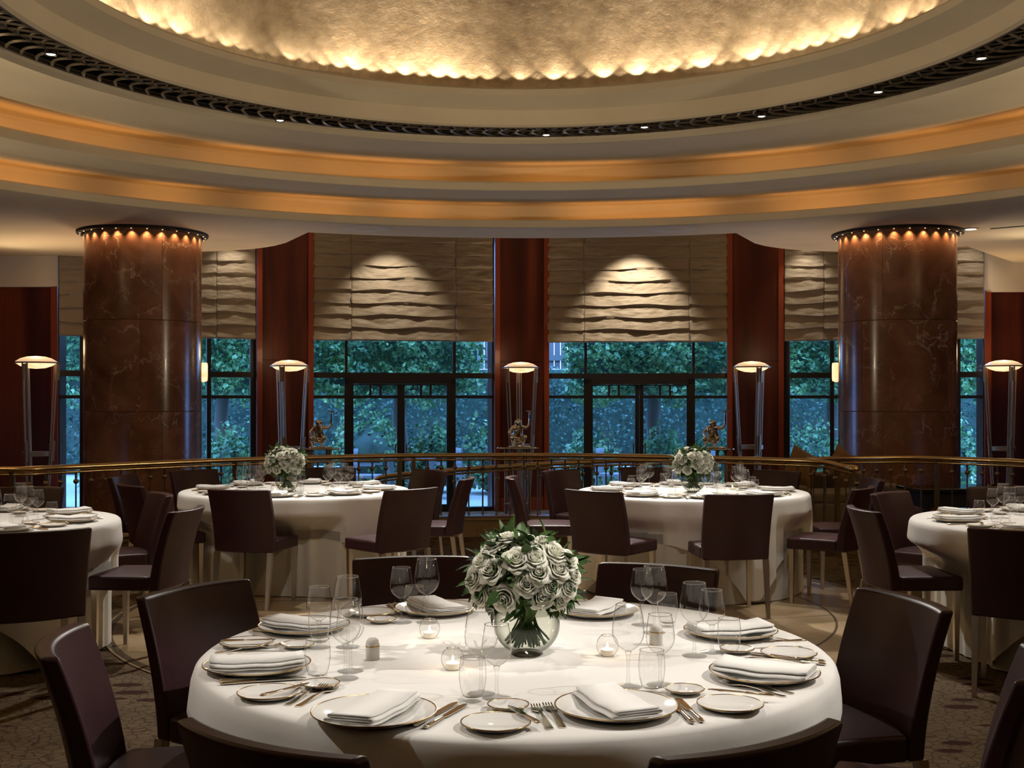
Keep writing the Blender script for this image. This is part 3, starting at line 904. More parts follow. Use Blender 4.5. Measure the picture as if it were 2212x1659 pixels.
CHAIRS = [   # back centre x, y, facing dx, dy, table, label
    (-0.437, 2.165, 0.56, 0.83, 'front', 'front left plum leather chair at the foreground table, cut off by the picture bottom'),
    (0.427, 2.16, -0.56, 0.83, 'front', 'front right plum leather chair at the foreground table, cut off by the picture bottom'),
    (-1.02, 3.83, 0.84, -0.54, 'front', 'plum leather chair left of the foreground table beside its farther left setting'),
    (1.19, 3.63, -0.95, -0.26, 'front', 'plum leather chair right of the foreground table beside its farther right setting'),
    (-1.13, 3.03, 1.0, 0.20, 'front', 'chair at lower left of the picture with a sunlit reddish inner back'),
    (1.20, 2.78, -0.90, 0.42, 'front', 'chair cut by the right edge at lower right of the picture'),
    (-0.386, 4.53, 0.16, -1.0, 'front', 'chair behind the foreground table, left of the big rose bouquet'),
    (0.53, 4.31, -0.42, -0.92, 'front', 'chair behind the foreground table, right of the big rose bouquet'),
    (-1.85, 7.98, 0.26, 1.0, 'left', 'chair with its back to us at the front of the left middle table'),
    (-0.70, 8.05, -0.70, 0.72, 'left', 'chair at the front right of the left middle table, seat turned left'),
    (-0.72, 10.10, -0.80, -0.70, 'left', 'chair at the back right of the left middle table, before the railing'),
    (-0.38, 9.12, -1.0, 0.10, 'left', 'chair seen edge-on at the right end of the left middle table'),
    (-2.73, 10.10, 0.75, -0.70, 'left', 'chair at the back left of the left middle table, before the left column'),
    (-1.62, 10.45, 0.0, -1.0, 'left', 'chair behind the bouquet of the left middle table'),
    (-3.10, 9.40, 1.0, -0.15, 'left', 'chair at the left end of the left middle table, farthest from it'),
    (-2.72, 8.42, 0.80, 0.62, 'left', 'chair at the front left of the left middle table, mostly behind other chairs'),
    (1.467, 7.60, -0.10, 1.0, 'right', 'chair with its back square to us before the right middle table'),
    (0.556, 7.90, 0.62, 0.80, 'right', 'chair at the front left of the right middle table, seat turned right'),
    (0.43, 10.10, 0.75, -0.70, 'right', 'chair at the back left of the right middle table, before the railing'),
    (0.03, 9.20, 1.0, -0.05, 'right', 'chair seen edge-on at the left end of the right middle table'),
    (1.20, 10.50, 0.0, -1.0, 'right', 'chair behind the wine glasses at the back of the right middle table'),
    (2.25, 10.00, -0.72, -0.72, 'right', 'chair at the back right of the right middle table, before the sofa'),
    (2.75, 9.00, -1.0, 0.0, 'right', 'chair at the right end of the right middle table, half hidden by another'),
    (2.42, 8.15, -0.85, 0.52, 'right', 'chair at the front right of the right middle table, seat toward the cloth'),
    (-2.30, 7.60, -0.85, -0.50, 'edge_left', 'chair at the back right of the left edge table, seat facing left'),
    (-1.85, 6.60, -1.0, 0.10, 'edge_left', 'chair with a pale brown outer back at the right end of the left edge table'),
    (-2.22, 5.52, -0.52, 0.80, 'edge_left', 'large dark chair back at the left picture edge before the edge table'),
    (-3.35, 8.15, 0.0, -1.0, 'edge_left', 'chair behind the left edge table, seen through the wine glasses'),
    (2.50, 7.70, 0.70, -0.72, 'edge_right', 'chair at the back left of the right edge table, facing right'),
    (2.00, 6.60, 1.0, 0.05, 'edge_right', 'chair with a curved outer back at the left end of the right edge table'),
    (2.40, 5.55, 0.45, 0.86, 'edge_right', 'large dark chair back at the right picture edge before the edge table'),
    (3.40, 8.15, 0.0, -1.0, 'edge_right', 'chair behind the right edge table, seen through the wine glasses'),
]
dents = {k: [] for k in TABLES}
for x, y, fx, fy, t, lab in CHAIRS:
    x, y = x * 1.03, y * 1.03
    CH.put((x, y, 0), atan2(-fx, fy), lab)
    L = sqrt(fx * fx + fy * fy)
    tx, ty = TABLES[t]
    for s_ in (-0.25, -0.125, 0.0, 0.125, 0.25):
        fxp = x + fx / L * 0.50 + fy / L * s_
        fyp = y + fy / L * 0.50 - fx / L * s_
        dents[t].append((atan2(fyp - ty, fxp - tx), sqrt((fxp - tx) ** 2 + (fyp - ty) ** 2)))

# ------------------------------------------------------------------ tablecloths
TR = 0.90
def dent_limit(t, th):
    lim = 9.0
    for a, r in dents[t]:
        d = (th - a + pi) % (2 * pi) - pi
        k = abs(d) * r / 0.14
        if k < 1.6:
            lim = min(lim, r - 0.012 + 0.20 * max(0.0, k - 0.75) ** 1.3)
    return lim
def cloths(t, rot, a_half, seed, label, label2):
    tx, ty = TABLES[t]
    rn = random.Random(seed)
    ph = [rn.uniform(0, 6.28) for _ in range(8)]
    nth = 288
    def folds(th):
        return 0.5 * sin(9 * th + ph[0]) + 0.35 * sin(14 * th + ph[1]) + 0.25 * sin(23 * th + ph[2]) + 0.3 * sin(5 * th + ph[3])
    def surf(rad0, drop, z0, spread, amp, nt):
        rings_ = [(0.001, z0), (0.3, z0), (0.6, z0), (0.8, z0), (rad0 - 0.03, z0), (rad0 - 0.010, z0 - 0.003), (rad0, z0 - 0.012)]
        mb = MB(); vs = []; fs = []
        rows = len(rings_) + nt
        for r, z in rings_:
            for k in range(nth):
                a = 2 * pi * k / nth
                vs.append((r * cos(a), r * sin(a), z))
        for j in range(1, nt + 1):
            q = j / nt
            for k in range(nth):
                a = 2 * pi * k / nth
                d = drop(a)
                z = z0 - 0.012 - (d - 0.012) * q
                g = min(1.0, (z0 - z) / 0.45)
                r = rad0 + 0.004 + spread * g + amp * g ** 0.8 * folds(a)
                lo = dent_limit(t, a)
                if lo < r:
                    w = max(0.0, min(1.0, (0.64 - z) / 0.13))
                    w = w * w * (3 - 2 * w)
                    r = r + (lo - r) * w
                vs.append((r * cos(a), r * sin(a), z))
        for j in range(rows - 1):
            for k in range(nth):
                k2 = (k + 1) % nth
                fs.append((j * nth + k, (j + 1) * nth + k, (j + 1) * nth + k2, j * nth + k2))
        mb.add(vs, fs)
        return mb
    def sq(a):
        b = a - rot
        return min(a_half / max(abs(cos(b)), abs(sin(b))) - TR + 0.02, 0.72)
    o = build('tablecloth', surf(TR, sq, TZ, 0.045, 0.028, 22), M['linen'], None, (tx, ty, 0), sharp=80)
    tag(o, label, 'tablecloth', 'white tablecloths')
    o2 = build('underlay_cloth', surf(TR - 0.02, lambda a: 0.735, TZ - 0.008, -0.035, 0.016, 26), M['underlinen'], None, (tx, ty, 0), sharp=80)
    tag(o2, label2, 'tablecloth', 'cream floor-length underlay cloths')
cloths('front', 0.12, 1.42, 1, 'white linen tablecloth over the foreground round table', 'cream floor-length underlay cloth of the foreground round table')
cloths('left', 0.40, 1.19, 2, 'white square tablecloth with a slanting hem over the left middle table', 'cream floor-length underlay cloth of the left middle table')
cloths('right', 1.15, 1.20, 3, 'white square tablecloth over the right middle table', 'cream floor-length underlay cloth of the right middle table')
cloths('edge_left', 0.2, 1.24, 4, 'white tablecloth over the table cut by the left picture edge', 'cream floor-length underlay cloth of the left edge table')
cloths('edge_right', -0.2, 1.24, 5, 'white tablecloth over the table cut by the right picture edge', 'cream floor-length underlay cloth of the right edge table')

# ------------------------------------------------------------------ tableware prototypes
def plate_proto(name, r, h, cat, grp, well=0.66, rimw=0.0030):
    p = MB()
    p.lathe([(0.0005, 0.0045), (r * well * 0.96, 0.0045), (r * well, 0.0055), (r * (well + 0.1), h * 0.55), (r * 0.97, h - 0.001), (r, h), (r * 0.995, h - 0.0025), (r * (well + 0.12), h * 0.3), (r * well * 0.95, 0.0), (r * well * 0.88, 0.0), (0.0005, 0.001)], 56)
    o = build(name, p, M['china'], None, sharp=50)
    tag(o, None, cat, grp)
    g = MB(); g.lathe([(r - rimw, h - 0.0006), (r - rimw * 0.5, h + 0.0007), (r + 0.0006, h + 0.0002), (r + 0.0004, h - 0.002)], 56)
    build('gold_rim', g, M['gold'], o, sharp=80)
    return Proto(o)
PLATE = plate_proto('dinner_plate', 0.143, 0.020, 'plate', 'gold rimmed dinner plates')
BREAD = plate_proto('bread_plate', 0.078, 0.014, 'plate', 'gold rimmed bread plates', rimw=0.0022)
DISH = plate_proto('butter_dish', 0.049, 0.014, 'dish', 'gold rimmed butter dishes', 0.5, 0.0020)

def napkin_proto():
    mb = MB()
    L, W = 0.245, 0.120
    # folded strip cross-section (across the width), layers joined at the folds
    def layer(z, t0, t1, tilt):
        return [(t0 * W / 2, z), (t1 * W / 2, z + tilt)]
    prof = [(0.49, 0.000), (-0.48, 0.001), (-0.50, 0.0032), (-0.48, 0.0056), (0.46, 0.0062), (0.485, 0.0090), (0.46, 0.0112), (-0.40, 0.0114), (-0.42, 0.0136), (-0.40, 0.0158), (0.43, 0.0164)]
    th = 0.0038
    nl = 12
    for i in range(len(prof)):
        pass
    rows = []
    for j in range(nl + 1):
        y = (j / nl - 0.5) * L
        k = 0.0055 * (abs(y) / (L / 2)) ** 2.2
        rows.append([(x * W * (1 - 0.02 * sin(j * 0.7)), y + 0.002 * z_ * 60 * (1 if j else 1) - 0.08 * z_, z_ + k + 0.0012 * sin(j * 1.1 + x * 4)) for x, z_ in prof])
    m_ = len(prof)
    for r in rows: mb.v += r
    for j in range(nl):
        for i in range(m_ - 1):
            mb.f.append((j * m_ + i, j * m_ + i + 1, (j + 1) * m_ + i + 1, (j + 1) * m_ + i))
    o = build('napkin', mb, M['napkin'], None, sharp=80, solid=th)
    tag(o, None, 'napkin', 'folded white napkins')
    return Proto(o)
NAPKIN = napkin_proto()

def wine_proto(name, h, rb, rrim, cat_group):
    root = empty(name); tag(root, None, 'wine glass', cat_group)
    foot = MB(); foot.lathe([(0.0005, 0.0), (0.034, 0.0), (0.0352, 0.0015), (0.033, 0.0028), (0.012, 0.0055), (0.0055, 0.010), (0.0005, 0.0105)], 32)
    build('foot', foot, M['foot_glass'], root, sharp=60)
    zb = h * 0.44
    stem = MB(); stem.lathe([(0.0052, 0.009), (0.0038, 0.03), (0.0036, zb * 0.6), (0.0046, zb - 0.012), (0.0085, zb - 0.002), (0.0005, zb + 0.001)], 14)
    build('stem', stem, M['stem_glass'], root, sharp=80)
    H = h - zb
    pr = [(0.001, zb - 0.001), (0.010, zb + 0.001)]
    for t in (0.06, 0.12, 0.2, 0.3, 0.4, 0.5, 0.6, 0.7, 0.8, 0.9, 1.0):
        if t < 0.42:
            r = rb * sin(pi / 2 * (t / 0.42) ** 0.62)
        else:
            q = (t - 0.42) / 0.58
            r = rb + (rrim - rb) * q ** 1.6
        pr.append((max(r, 0.011), zb + H * t))
    bowl = MB(); bowl.lathe(pr, 36)
    rim = [(rrim + 0.0013 * cos(a), h + 0.0013 * sin(a)) for a in [2 * pi * i / 8 for i in range(9)]]
    build('bowl', bowl, M['glass'], root, sharp=80)
    rm = MB(); rm.lathe(rim, 36); build('rim', rm, M['rim_glass'], root, sharp=80)
    return Proto(root)
LARGE = wine_proto('wine_glass', 0.207, 0.041, 0.031, 'large wine glasses')
SMALL = wine_proto('wine_glass', 0.179, 0.037, 0.029, 'small wine glasses')
def tumbler_proto():
    root = empty('water_tumbler'); tag(root, None, 'tumbler', 'water tumblers')
    b = MB(); b.lathe([(0.001, 0.012), (0.020, 0.0125), (0.025, 0.016), (0.0305, 0.035), (0.0335, 0.06), (0.0325, 0.085), (0.0295, 0.105)], 36)
    build('wall', b, M['glass'], root, sharp=80)
    s = MB(); s.lathe([(0.0005, 0.0), (0.020, 0.0), (0.0235, 0.003), (0.0255, 0.016), (0.0205, 0.0115), (0.0005, 0.011)], 32)
    build('base', s, M['foot_glass'], root, sharp=60)
    rm = MB(); rm.lathe([(0.0295 + 0.001 * cos(a), 0.105 + 0.001 * sin(a)) for a in [2 * pi * i / 8 for i in range(9)]], 36)
    build('rim', rm, M['rim_glass'], root, sharp=80)
    return Proto(root)
TUMBLER = tumbler_proto()
def candle_proto():
    h = MB(); pr = []
    for i in range(15):
        t = -pi / 2 + 0.62 + (pi - 1.15) * i / 14
        pr.append((0.0315 * cos(t), 0.0285 + 0.0335 * sin(t)))
    h.lathe([(0.001, 0.0015), (0.016, 0.0008)] + pr, 32)
    o = build('candle_holder', h, M['glass'], None, sharp=80); tag(o, None, 'candle holder', 'round glass candle holders')
    rm = MB(); rm.lathe([(pr[-1][0] + 0.0012 * cos(a), pr[-1][1] + 0.0012 * sin(a)) for a in [2 * pi * i / 8 for i in range(9)]], 32)
    build('rim', rm, M['rim_glass'], o, sharp=80)
    t = empty('tealight'); tag(t, None, 'candle', 'lit tealights')
    w = MB(); w.lathe([(0.0005, 0.0), (0.0185, 0.0), (0.019, 0.001), (0.019, 0.0155), (0.018, 0.0160), (0.0172, 0.0145), (0.0005, 0.0140)], 28)
    build('wax', w, M['wax'], t, sharp=50)
    wk = MB(); wk.tube([(0, 0, 0.0145), (0.0003, 0, 0.019)], 0.0006, 6); build('wick', wk, M['black'], t)
    f = MB(); f.lathe([(0.0004, 0.0), (0.0024, 0.003), (0.0030, 0.0065), (0.0022, 0.0115), (0.0010, 0.016), (0.0002, 0.019)], 12, (0, 0, 0.0175)); build('flame', f, M['flame'], t, sharp=80)
    return Proto(o), Proto(t)
HOLDER, TEALIGHT = candle_proto()
def shaker_proto():
    b = MB(); b.lathe([(0.0005, 0.0), (0.0185, 0.0), (0.0195, 0.0015), (0.0195, 0.036), (0.0005, 0.036)], 32)
    o = build('salt_shaker', b, M['china'], None, sharp=50); tag(o, None, 'shaker', 'china shakers')
    g = MB(); g.lathe([(0.0196, 0.035), (0.0199, 0.036), (0.0199, 0.0385), (0.0190, 0.039)], 32); build('gold_band', g, M['gold'], o, sharp=80)
    c = MB(); c.lathe([(0.0192, 0.0385), (0.0190, 0.044), (0.0165, 0.053), (0.0105, 0.0590), (0.0005, 0.0610)], 32); build('domed_cap', c, M['china'], o, sharp=80)
    return Proto(o)
SHAKER = shaker_proto()

def outline_strip(pts, z_of, thick):
    """pts: (y, half width) along the length -> closed strip with thickness"""
    mb = MB()
    n_ = len(pts)
    for y, w in pts:
        z = z_of(y)
        mb.v += [(-w, y, z), (w, y, z), (w, y, z + thick), (-w, y, z + thick)]
    for i in range(n_ - 1):
        a = 4 * i; b = a + 4
        for k in range(4):
            k2 = (k + 1) % 4
            mb.f.append((a + k, b + k, b + k2, a + k2))
    mb.f += [(3, 2, 1, 0), tuple(4 * (n_ - 1) + k for k in range(4))]
    return mb
def knife_proto(name, L, cat, grp, rest=0.0):
    root = empty(name); tag(root, None, cat, grp)      # +Y towards the blade tip, origin at the middle
    hl = L * 0.42
    h = MB(); h.tube([(0, -L / 2, 0.0045), (0, -L / 2 + 0.004, 0.0045), (0, -L / 2 + 0.02, 0.0045), (0, -L / 2 + hl * 0.6, 0.0045), (0, -L / 2 + hl - 0.006, 0.0045), (0, -L / 2 + hl, 0.0045)], [0.003, 0.0066, 0.0070, 0.0058, 0.0048, 0.0054], 10, True, 0.62)
    build('handle', h, M['cutlery'], root, sharp=60)
    y0 = -L / 2 + hl - 0.002
    bl = outline_strip([(y0, 0.003), (y0 + 0.006, 0.0045), (y0 + 0.012, 0.0068), (y0 + 0.05, 0.0082), (L / 2 - 0.03, 0.0088), (L / 2 - 0.012, 0.0070), (L / 2 - 0.003, 0.0030), (L / 2, 0.0006)], lambda y: 0.0038, 0.0016)
    build('blade', bl, M['chrome'], root, sharp=40)
    return Proto(root)
KNIFE = knife_proto('table_knife', 0.218, 'knife', 'table knives')
BKNIFE = knife_proto('butter_knife', 0.160, 'knife', 'butter knives')
def fork_proto():
    root = empty('fork'); tag(root, None, 'fork', 'forks')
    L = 0.196
    def zc(y):
        t = (y + L / 2) / L
        return 0.0005 + 0.0062 * sin(pi * min(1.0, max(0.0, (t - 0.15) / 0.72))) + 0.0065 * max(0, t - 0.86) / 0.14
    h = outline_strip([(-L / 2, 0.004), (-L / 2 + 0.004, 0.0085), (-L / 2 + 0.03, 0.0080), (-L / 2 + 0.08, 0.0045), (0.018, 0.0030), (0.034, 0.0042), (0.044, 0.0100), (0.052, 0.0122), (0.058, 0.0124)], zc, 0.0020)
    build('handle', h, M['cutlery'], root, sharp=40)
    t = MB()
    for k in range(4):
        x = (k - 1.5) * 0.0066
        m_ = MB()
        for y, w in ((0.056, 0.0024), (0.075, 0.0021), (0.092, 0.0016), (0.098, 0.0005)):
            z = zc(y)
            m_.v += [(x - w, y, z), (x + w, y, z), (x + w, y, z + 0.0018), (x - w, y, z + 0.0018)]
        for i in range(3):
            for q in range(4):
                q2 = (q + 1) % 4
                m_.f.append((4 * i + q, 4 * i + 4 + q, 4 * i + 4 + q2, 4 * i + q2))
        m_.f.append((12, 13, 14, 15)); m_.f.append((3, 2, 1, 0))
        t.add(m_.v, m_.f)
    build('tines', t, M['chrome'], root, sharp=40)
    return Proto(root)
FORK = fork_proto()

def lay(proto, p_handle, p_tip, label, z=TZ, tilt=0.0):
    a, b = tp(*p_handle, z), tp(*p_tip, z)
    c = (a + b) / 2
    d = b - a
    return proto.put((c.x, c.y, z), 0, label, rot=(tilt, 0, atan2(-d.x, d.y)))

# ------------------------------------------------------------------ foreground table setting
FT = 'of the foreground table'
SETS = [  # plate centre, name
    ((808, 1536), 'front left'), ((1331, 1524), 'front right'), ((555, 1434), 'nearer left'), ((657, 1350), 'farther left'),
    ((945, 1312), 'back left'), ((1288, 1316), 'back right'), ((1578, 1361), 'farther right'), ((1651, 1450), 'nearer right')]
for (px, py), nm in SETS:
    p = tp(px, py, TZ + 0.016); p.z = TZ
    PLATE.put(p, 0.1, 'gold rimmed dinner plate at the %s setting %s' % (nm, FT))
    d = Vector((FRONT[0] - p.x, FRONT[1] - p.y))
    jit = {'front left': 0.05, 'front right': 0.0, 'nearer left': -0.12, 'back left': 0.1}.get(nm, 0.0)
    NAPKIN.put((p.x, p.y, TZ + 0.0145), atan2(-d.x, d.y) + jit, 'folded white napkin on the %s dinner plate %s' % (nm, FT))
for px, py, nm in ((582, 1496, 'between the nearer left and front left settings'), (533, 1388, 'between the two left settings'), (1071, 1561, 'between the two front settings'), (1577, 1521, 'between the front right and nearer right settings'), (1704, 1411, 'between the two right settings'), (803, 1322, 'between the farther left and back left settings')):
    p = tp(px, py, TZ + 0.010); p.z = TZ
    BREAD.put(p, 0, 'gold rimmed bread plate %s %s' % (nm, FT))
for px, py, nm in ((692, 1477, 'beside the front left forks'), (643, 1392, 'left of the two left wine glasses'), (1098, 1523, 'behind the front centre bread plate'), (1479, 1489, 'right of the front right tumbler'), (1592, 1402, 'behind the nearer right tumbler'), (824, 1338, 'left of the back left wine glasses')):
    p = tp(px, py, TZ + 0.010); p.z = TZ
    DISH.put(p, 0, 'small gold rimmed butter dish %s %s' % (nm, FT))
for px, py, nm in ((751, 1398, 'at the farther left setting'), (746, 1466, 'at the nearer left setting'), (1039, 1499, 'left of the vase, front setting'), (1357, 1484, 'at the front right setting'), (1413, 1367, 'at the back right setting'), (1500, 1417, 'at the nearer right setting'), (922, 1345, 'at the back left setting')):
    LARGE.put(tp(px, py), 0, 'large wine glass %s %s' % (nm, FT))
for px, py, nm in ((689, 1399, 'at the farther left setting'), (757, 1450, 'at the nearer left setting'), (1073, 1508, 'before the vase, front setting'), (1426, 1480, 'at the front right setting'), (1387, 1350, 'at the back right setting'), (1538, 1409, 'at the nearer right setting'), (867, 1345, 'at the back left setting')):
    SMALL.put(tp(px, py), 0, 'small wine glass %s %s' % (nm, FT))
for px, py, nm in ((690, 1386, 'at the farther left setting'), (686, 1468, 'at the nearer left setting'), (1021, 1515, 'at the front left setting'), (1408, 1496, 'at the front right setting'), (1442, 1353, 'at the back right setting'), (1575, 1416, 'at the nearer right setting'), (895, 1334, 'at the back left setting')):
    TUMBLER.put(tp(px, py), 0, 'water tumbler %s %s' % (nm, FT))
def candle(p, nm):
    HOLDER.put(p, 0, 'round glass candle holder %s' % nm)
    TEALIGHT.put((p[0], p[1], p[2] + 0.0022), 0, 'lit tealight %s' % nm)
    add_light('candle_flame', 'POINT', (p[0], p[1], p[2] + 0.034), 0.12, (1.0, 0.62, 0.28), size=0.006)
candle(tp(928, 1378), 'left of the vase, farther from us, ' + FT.replace('of', 'on', 1))
candle(tp(978, 1446), 'left of the vase, nearer to us, ' + FT.replace('of', 'on', 1))
candle(tp(1312, 1416), 'right of the vase ' + FT.replace('of', 'on', 1))
SHAKER.put(tp(805, 1424), 0.3, 'white china shaker with gold band left of the candles on the foreground table')
SHAKER.put(tp(1417, 1392), 0, 'white china shaker behind the front right wine glasses on the foreground table')
for h_, t_, lb in (((893, 1572), (988, 1520), 'left of the two knives right of the front left plate'), ((917, 1576), (1008, 1524), 'right of the two knives right of the front left plate'),
                   ((1497, 1565), (1442, 1511), 'left of the two knives right of the front right plate'), ((1517, 1562), (1460, 1509), 'right of the two knives right of the front right plate'),
                   ((464, 1481), (672, 1467), 'nearer of the two knives below the nearer left plate'), ((464, 1475), (668, 1461), 'farther of the two knives below the nearer left plate'),
                   ((1783, 1438), (1618, 1419), 'nearer of the two knives behind the nearer right plate'), ((1780, 1432), (1622, 1413), 'farther of the two knives behind the nearer right plate'),
                   ((527, 1361), (690, 1378), 'knife below the farther left plate by the bread plate'),
                   ((838, 1306), (872, 1330), 'left of the two knives left of the back left plate'), ((850, 1304), (884, 1328), 'right of the two knives left of the back left plate')):
    lay(KNIFE, h_, t_, lb)
for h_, t_, lb in (((1194, 1585), (1151, 1520), 'left of the two forks left of the front right plate'), ((1222, 1582), (1176, 1517), 'right of the two forks left of the front right plate'),
                   ((607, 1531), (712, 1478), 'left of the two forks left of the front left plate'), ((629, 1534), (738, 1480), 'right of the two forks left of the front left plate'),
                   ((1703, 1508), (1553, 1473), 'nearer of the two forks below the nearer right plate'), ((1717, 1501), (1575, 1468), 'farther of the two forks below the nearer right plate'),
                   ((468, 1411), (605, 1396), 'fork above the nearer left plate by the bread plate'),
                   ((1712, 1385), (1598, 1377), 'fork below the farther right plate by the bread plate')):
    lay(FORK, h_, t_, lb)
for h_, t_, lb in (((567, 1506), (664, 1480), 'butter knife across the bread plate near the front left forks'), ((470, 1388), (602, 1384), 'butter knife across the bread plate between the two left settings'),
                   ((1160, 1563), (1103, 1531), 'butter knife across the front centre bread plate'), ((1668, 1505), (1533, 1493), 'butter knife across the bread plate near the nearer right forks'),
                   ((1742, 1386), (1632, 1391), 'butter knife across the bread plate between the two right settings')):
    z = TZ + 0.0135
    lay(BKNIFE, h_, t_, lb, z)

# ------------------------------------------------------------------ rose bouquet
def bloom_mesh(seed):
    rn = random.Random(seed)
    mb = MB()
    layers = [(3, 0.003, 0.008, 0.043, 1.30, 0.0), (3, 0.005, 0.014, 0.043, 1.20, 0.001), (4, 0.007, 0.021, 0.041, 1.02, 0.004), (5, 0.008, 0.028, 0.037, 0.88, 0.008), (5, 0.009, 0.034, 0.031, 0.88, 0.012), (6, 0.010, 0.038, 0.023, 0.74, 0.014)]
    for li, (n_, r0, r1, H, w, curl) in enumerate(layers):
        a_off = rn.uniform(0, 6.28)
        for k in range(n_):
            a0 = a_off + 2 * pi * k / n_ + rn.uniform(-0.12, 0.12)
            hh = H * rn.uniform(0.92, 1.08)
            rr = r1 * rn.uniform(0.94, 1.08)
            def fn(a, b, a0=a0, hh=hh, rr=rr):
                u = a * 2 - 1
                v_ = b * (1 - 0.20 * abs(u) ** 3)
                rad = r0 + (rr - r0) * sin(min(1.0, v_ * 1.45) * pi / 2) - 0.0025 * u * u * (1 if li < 3 else -0.6)
                z = hh * v_ ** 0.85
                if v_ > 0.72:
                    q = (v_ - 0.72) / 0.28
                    rad += curl * q * q * (1 - 0.3 * abs(u))
                    z -= curl * 0.55 * q * q
                    rad += 0.0016 * (1 - abs(u)) * q
                ang = a0 + u * w * (0.80 + 0.20 * sin(pi * min(1.0, v_)))
                return (rad * cos(ang), rad * sin(ang), z)
            mb.grid(fn, 6, 6)
    mb.ball((0, 0, 0.018), 0.0075, 8, 6, (1, 1, 2.0))
    return mb
BLOOMS = []
def rose_proto(seed):
    b = build('white_rose', bloom_mesh(seed), M['petal'], None, sharp=80, solid=0.0008)
    tag(b, None, 'rose', 'white roses in the vases')
    s = MB(); s.lathe([(0.0006, -0.006), (0.006, -0.002), (0.009, 0.006), (0.008, 0.009)], 10); 
    for k in range(5):
        a = 2 * pi * k / 5
        s.grid(lambda p, q, a=a: ((0.008 + 0.016 * q) * cos(a + (p - 0.5) * 0.7 * (1 - q)), (0.008 + 0.016 * q) * sin(a + (p - 0.5) * 0.7 * (1 - q)), 0.005 - 0.006 * q), 2, 3)
    build('sepals', s, M['leaf'], b, sharp=80)
    return b
ROSES = [rose_proto(5), rose_proto(9), rose_proto(21)]
rose_used = [False] * 3
RP = [(1090, 1152), (1180, 1166), (1135, 1163), (1060, 1172), (1112, 1193), (1152, 1190), (1200, 1182), (1035, 1200), (1228, 1200), (1054, 1218), (1160, 1219), (1205, 1215), (1238, 1232), (1018, 1240), (1135, 1243), (1190, 1250), (1225, 1255), (1030, 1275), (1085, 1279), (1167, 1272), (1208, 1282)]
VASE_C = Vector((0.042, 3.335, TZ))
def leaf_blade(mb, base, direction, L, W, bend, rn):
    d = Vector(direction).normalized()
    side = d.cross(Vector((rn.uniform(-1, 1), rn.uniform(-1, 1), 1.0))).normalized()
    nrm = side.cross(d)
    def fn(a, b):
        u = a * 2 - 1
        w = W * sin(pi * min(1.0, b * 0.93 + 0.07)) ** 0.85 * (1 - 0.25 * b)
        p = Vector(base) + d * (L * b) + side * (u * w) + nrm * (0.25 * W * abs(u) - bend * L * b * b)
        return tuple(p)
    mb.grid(fn, 2, 5)
ORD = ['first', 'second', 'third', 'fourth', 'fifth', 'sixth', 'seventh', 'eighth', 'ninth', 'tenth']
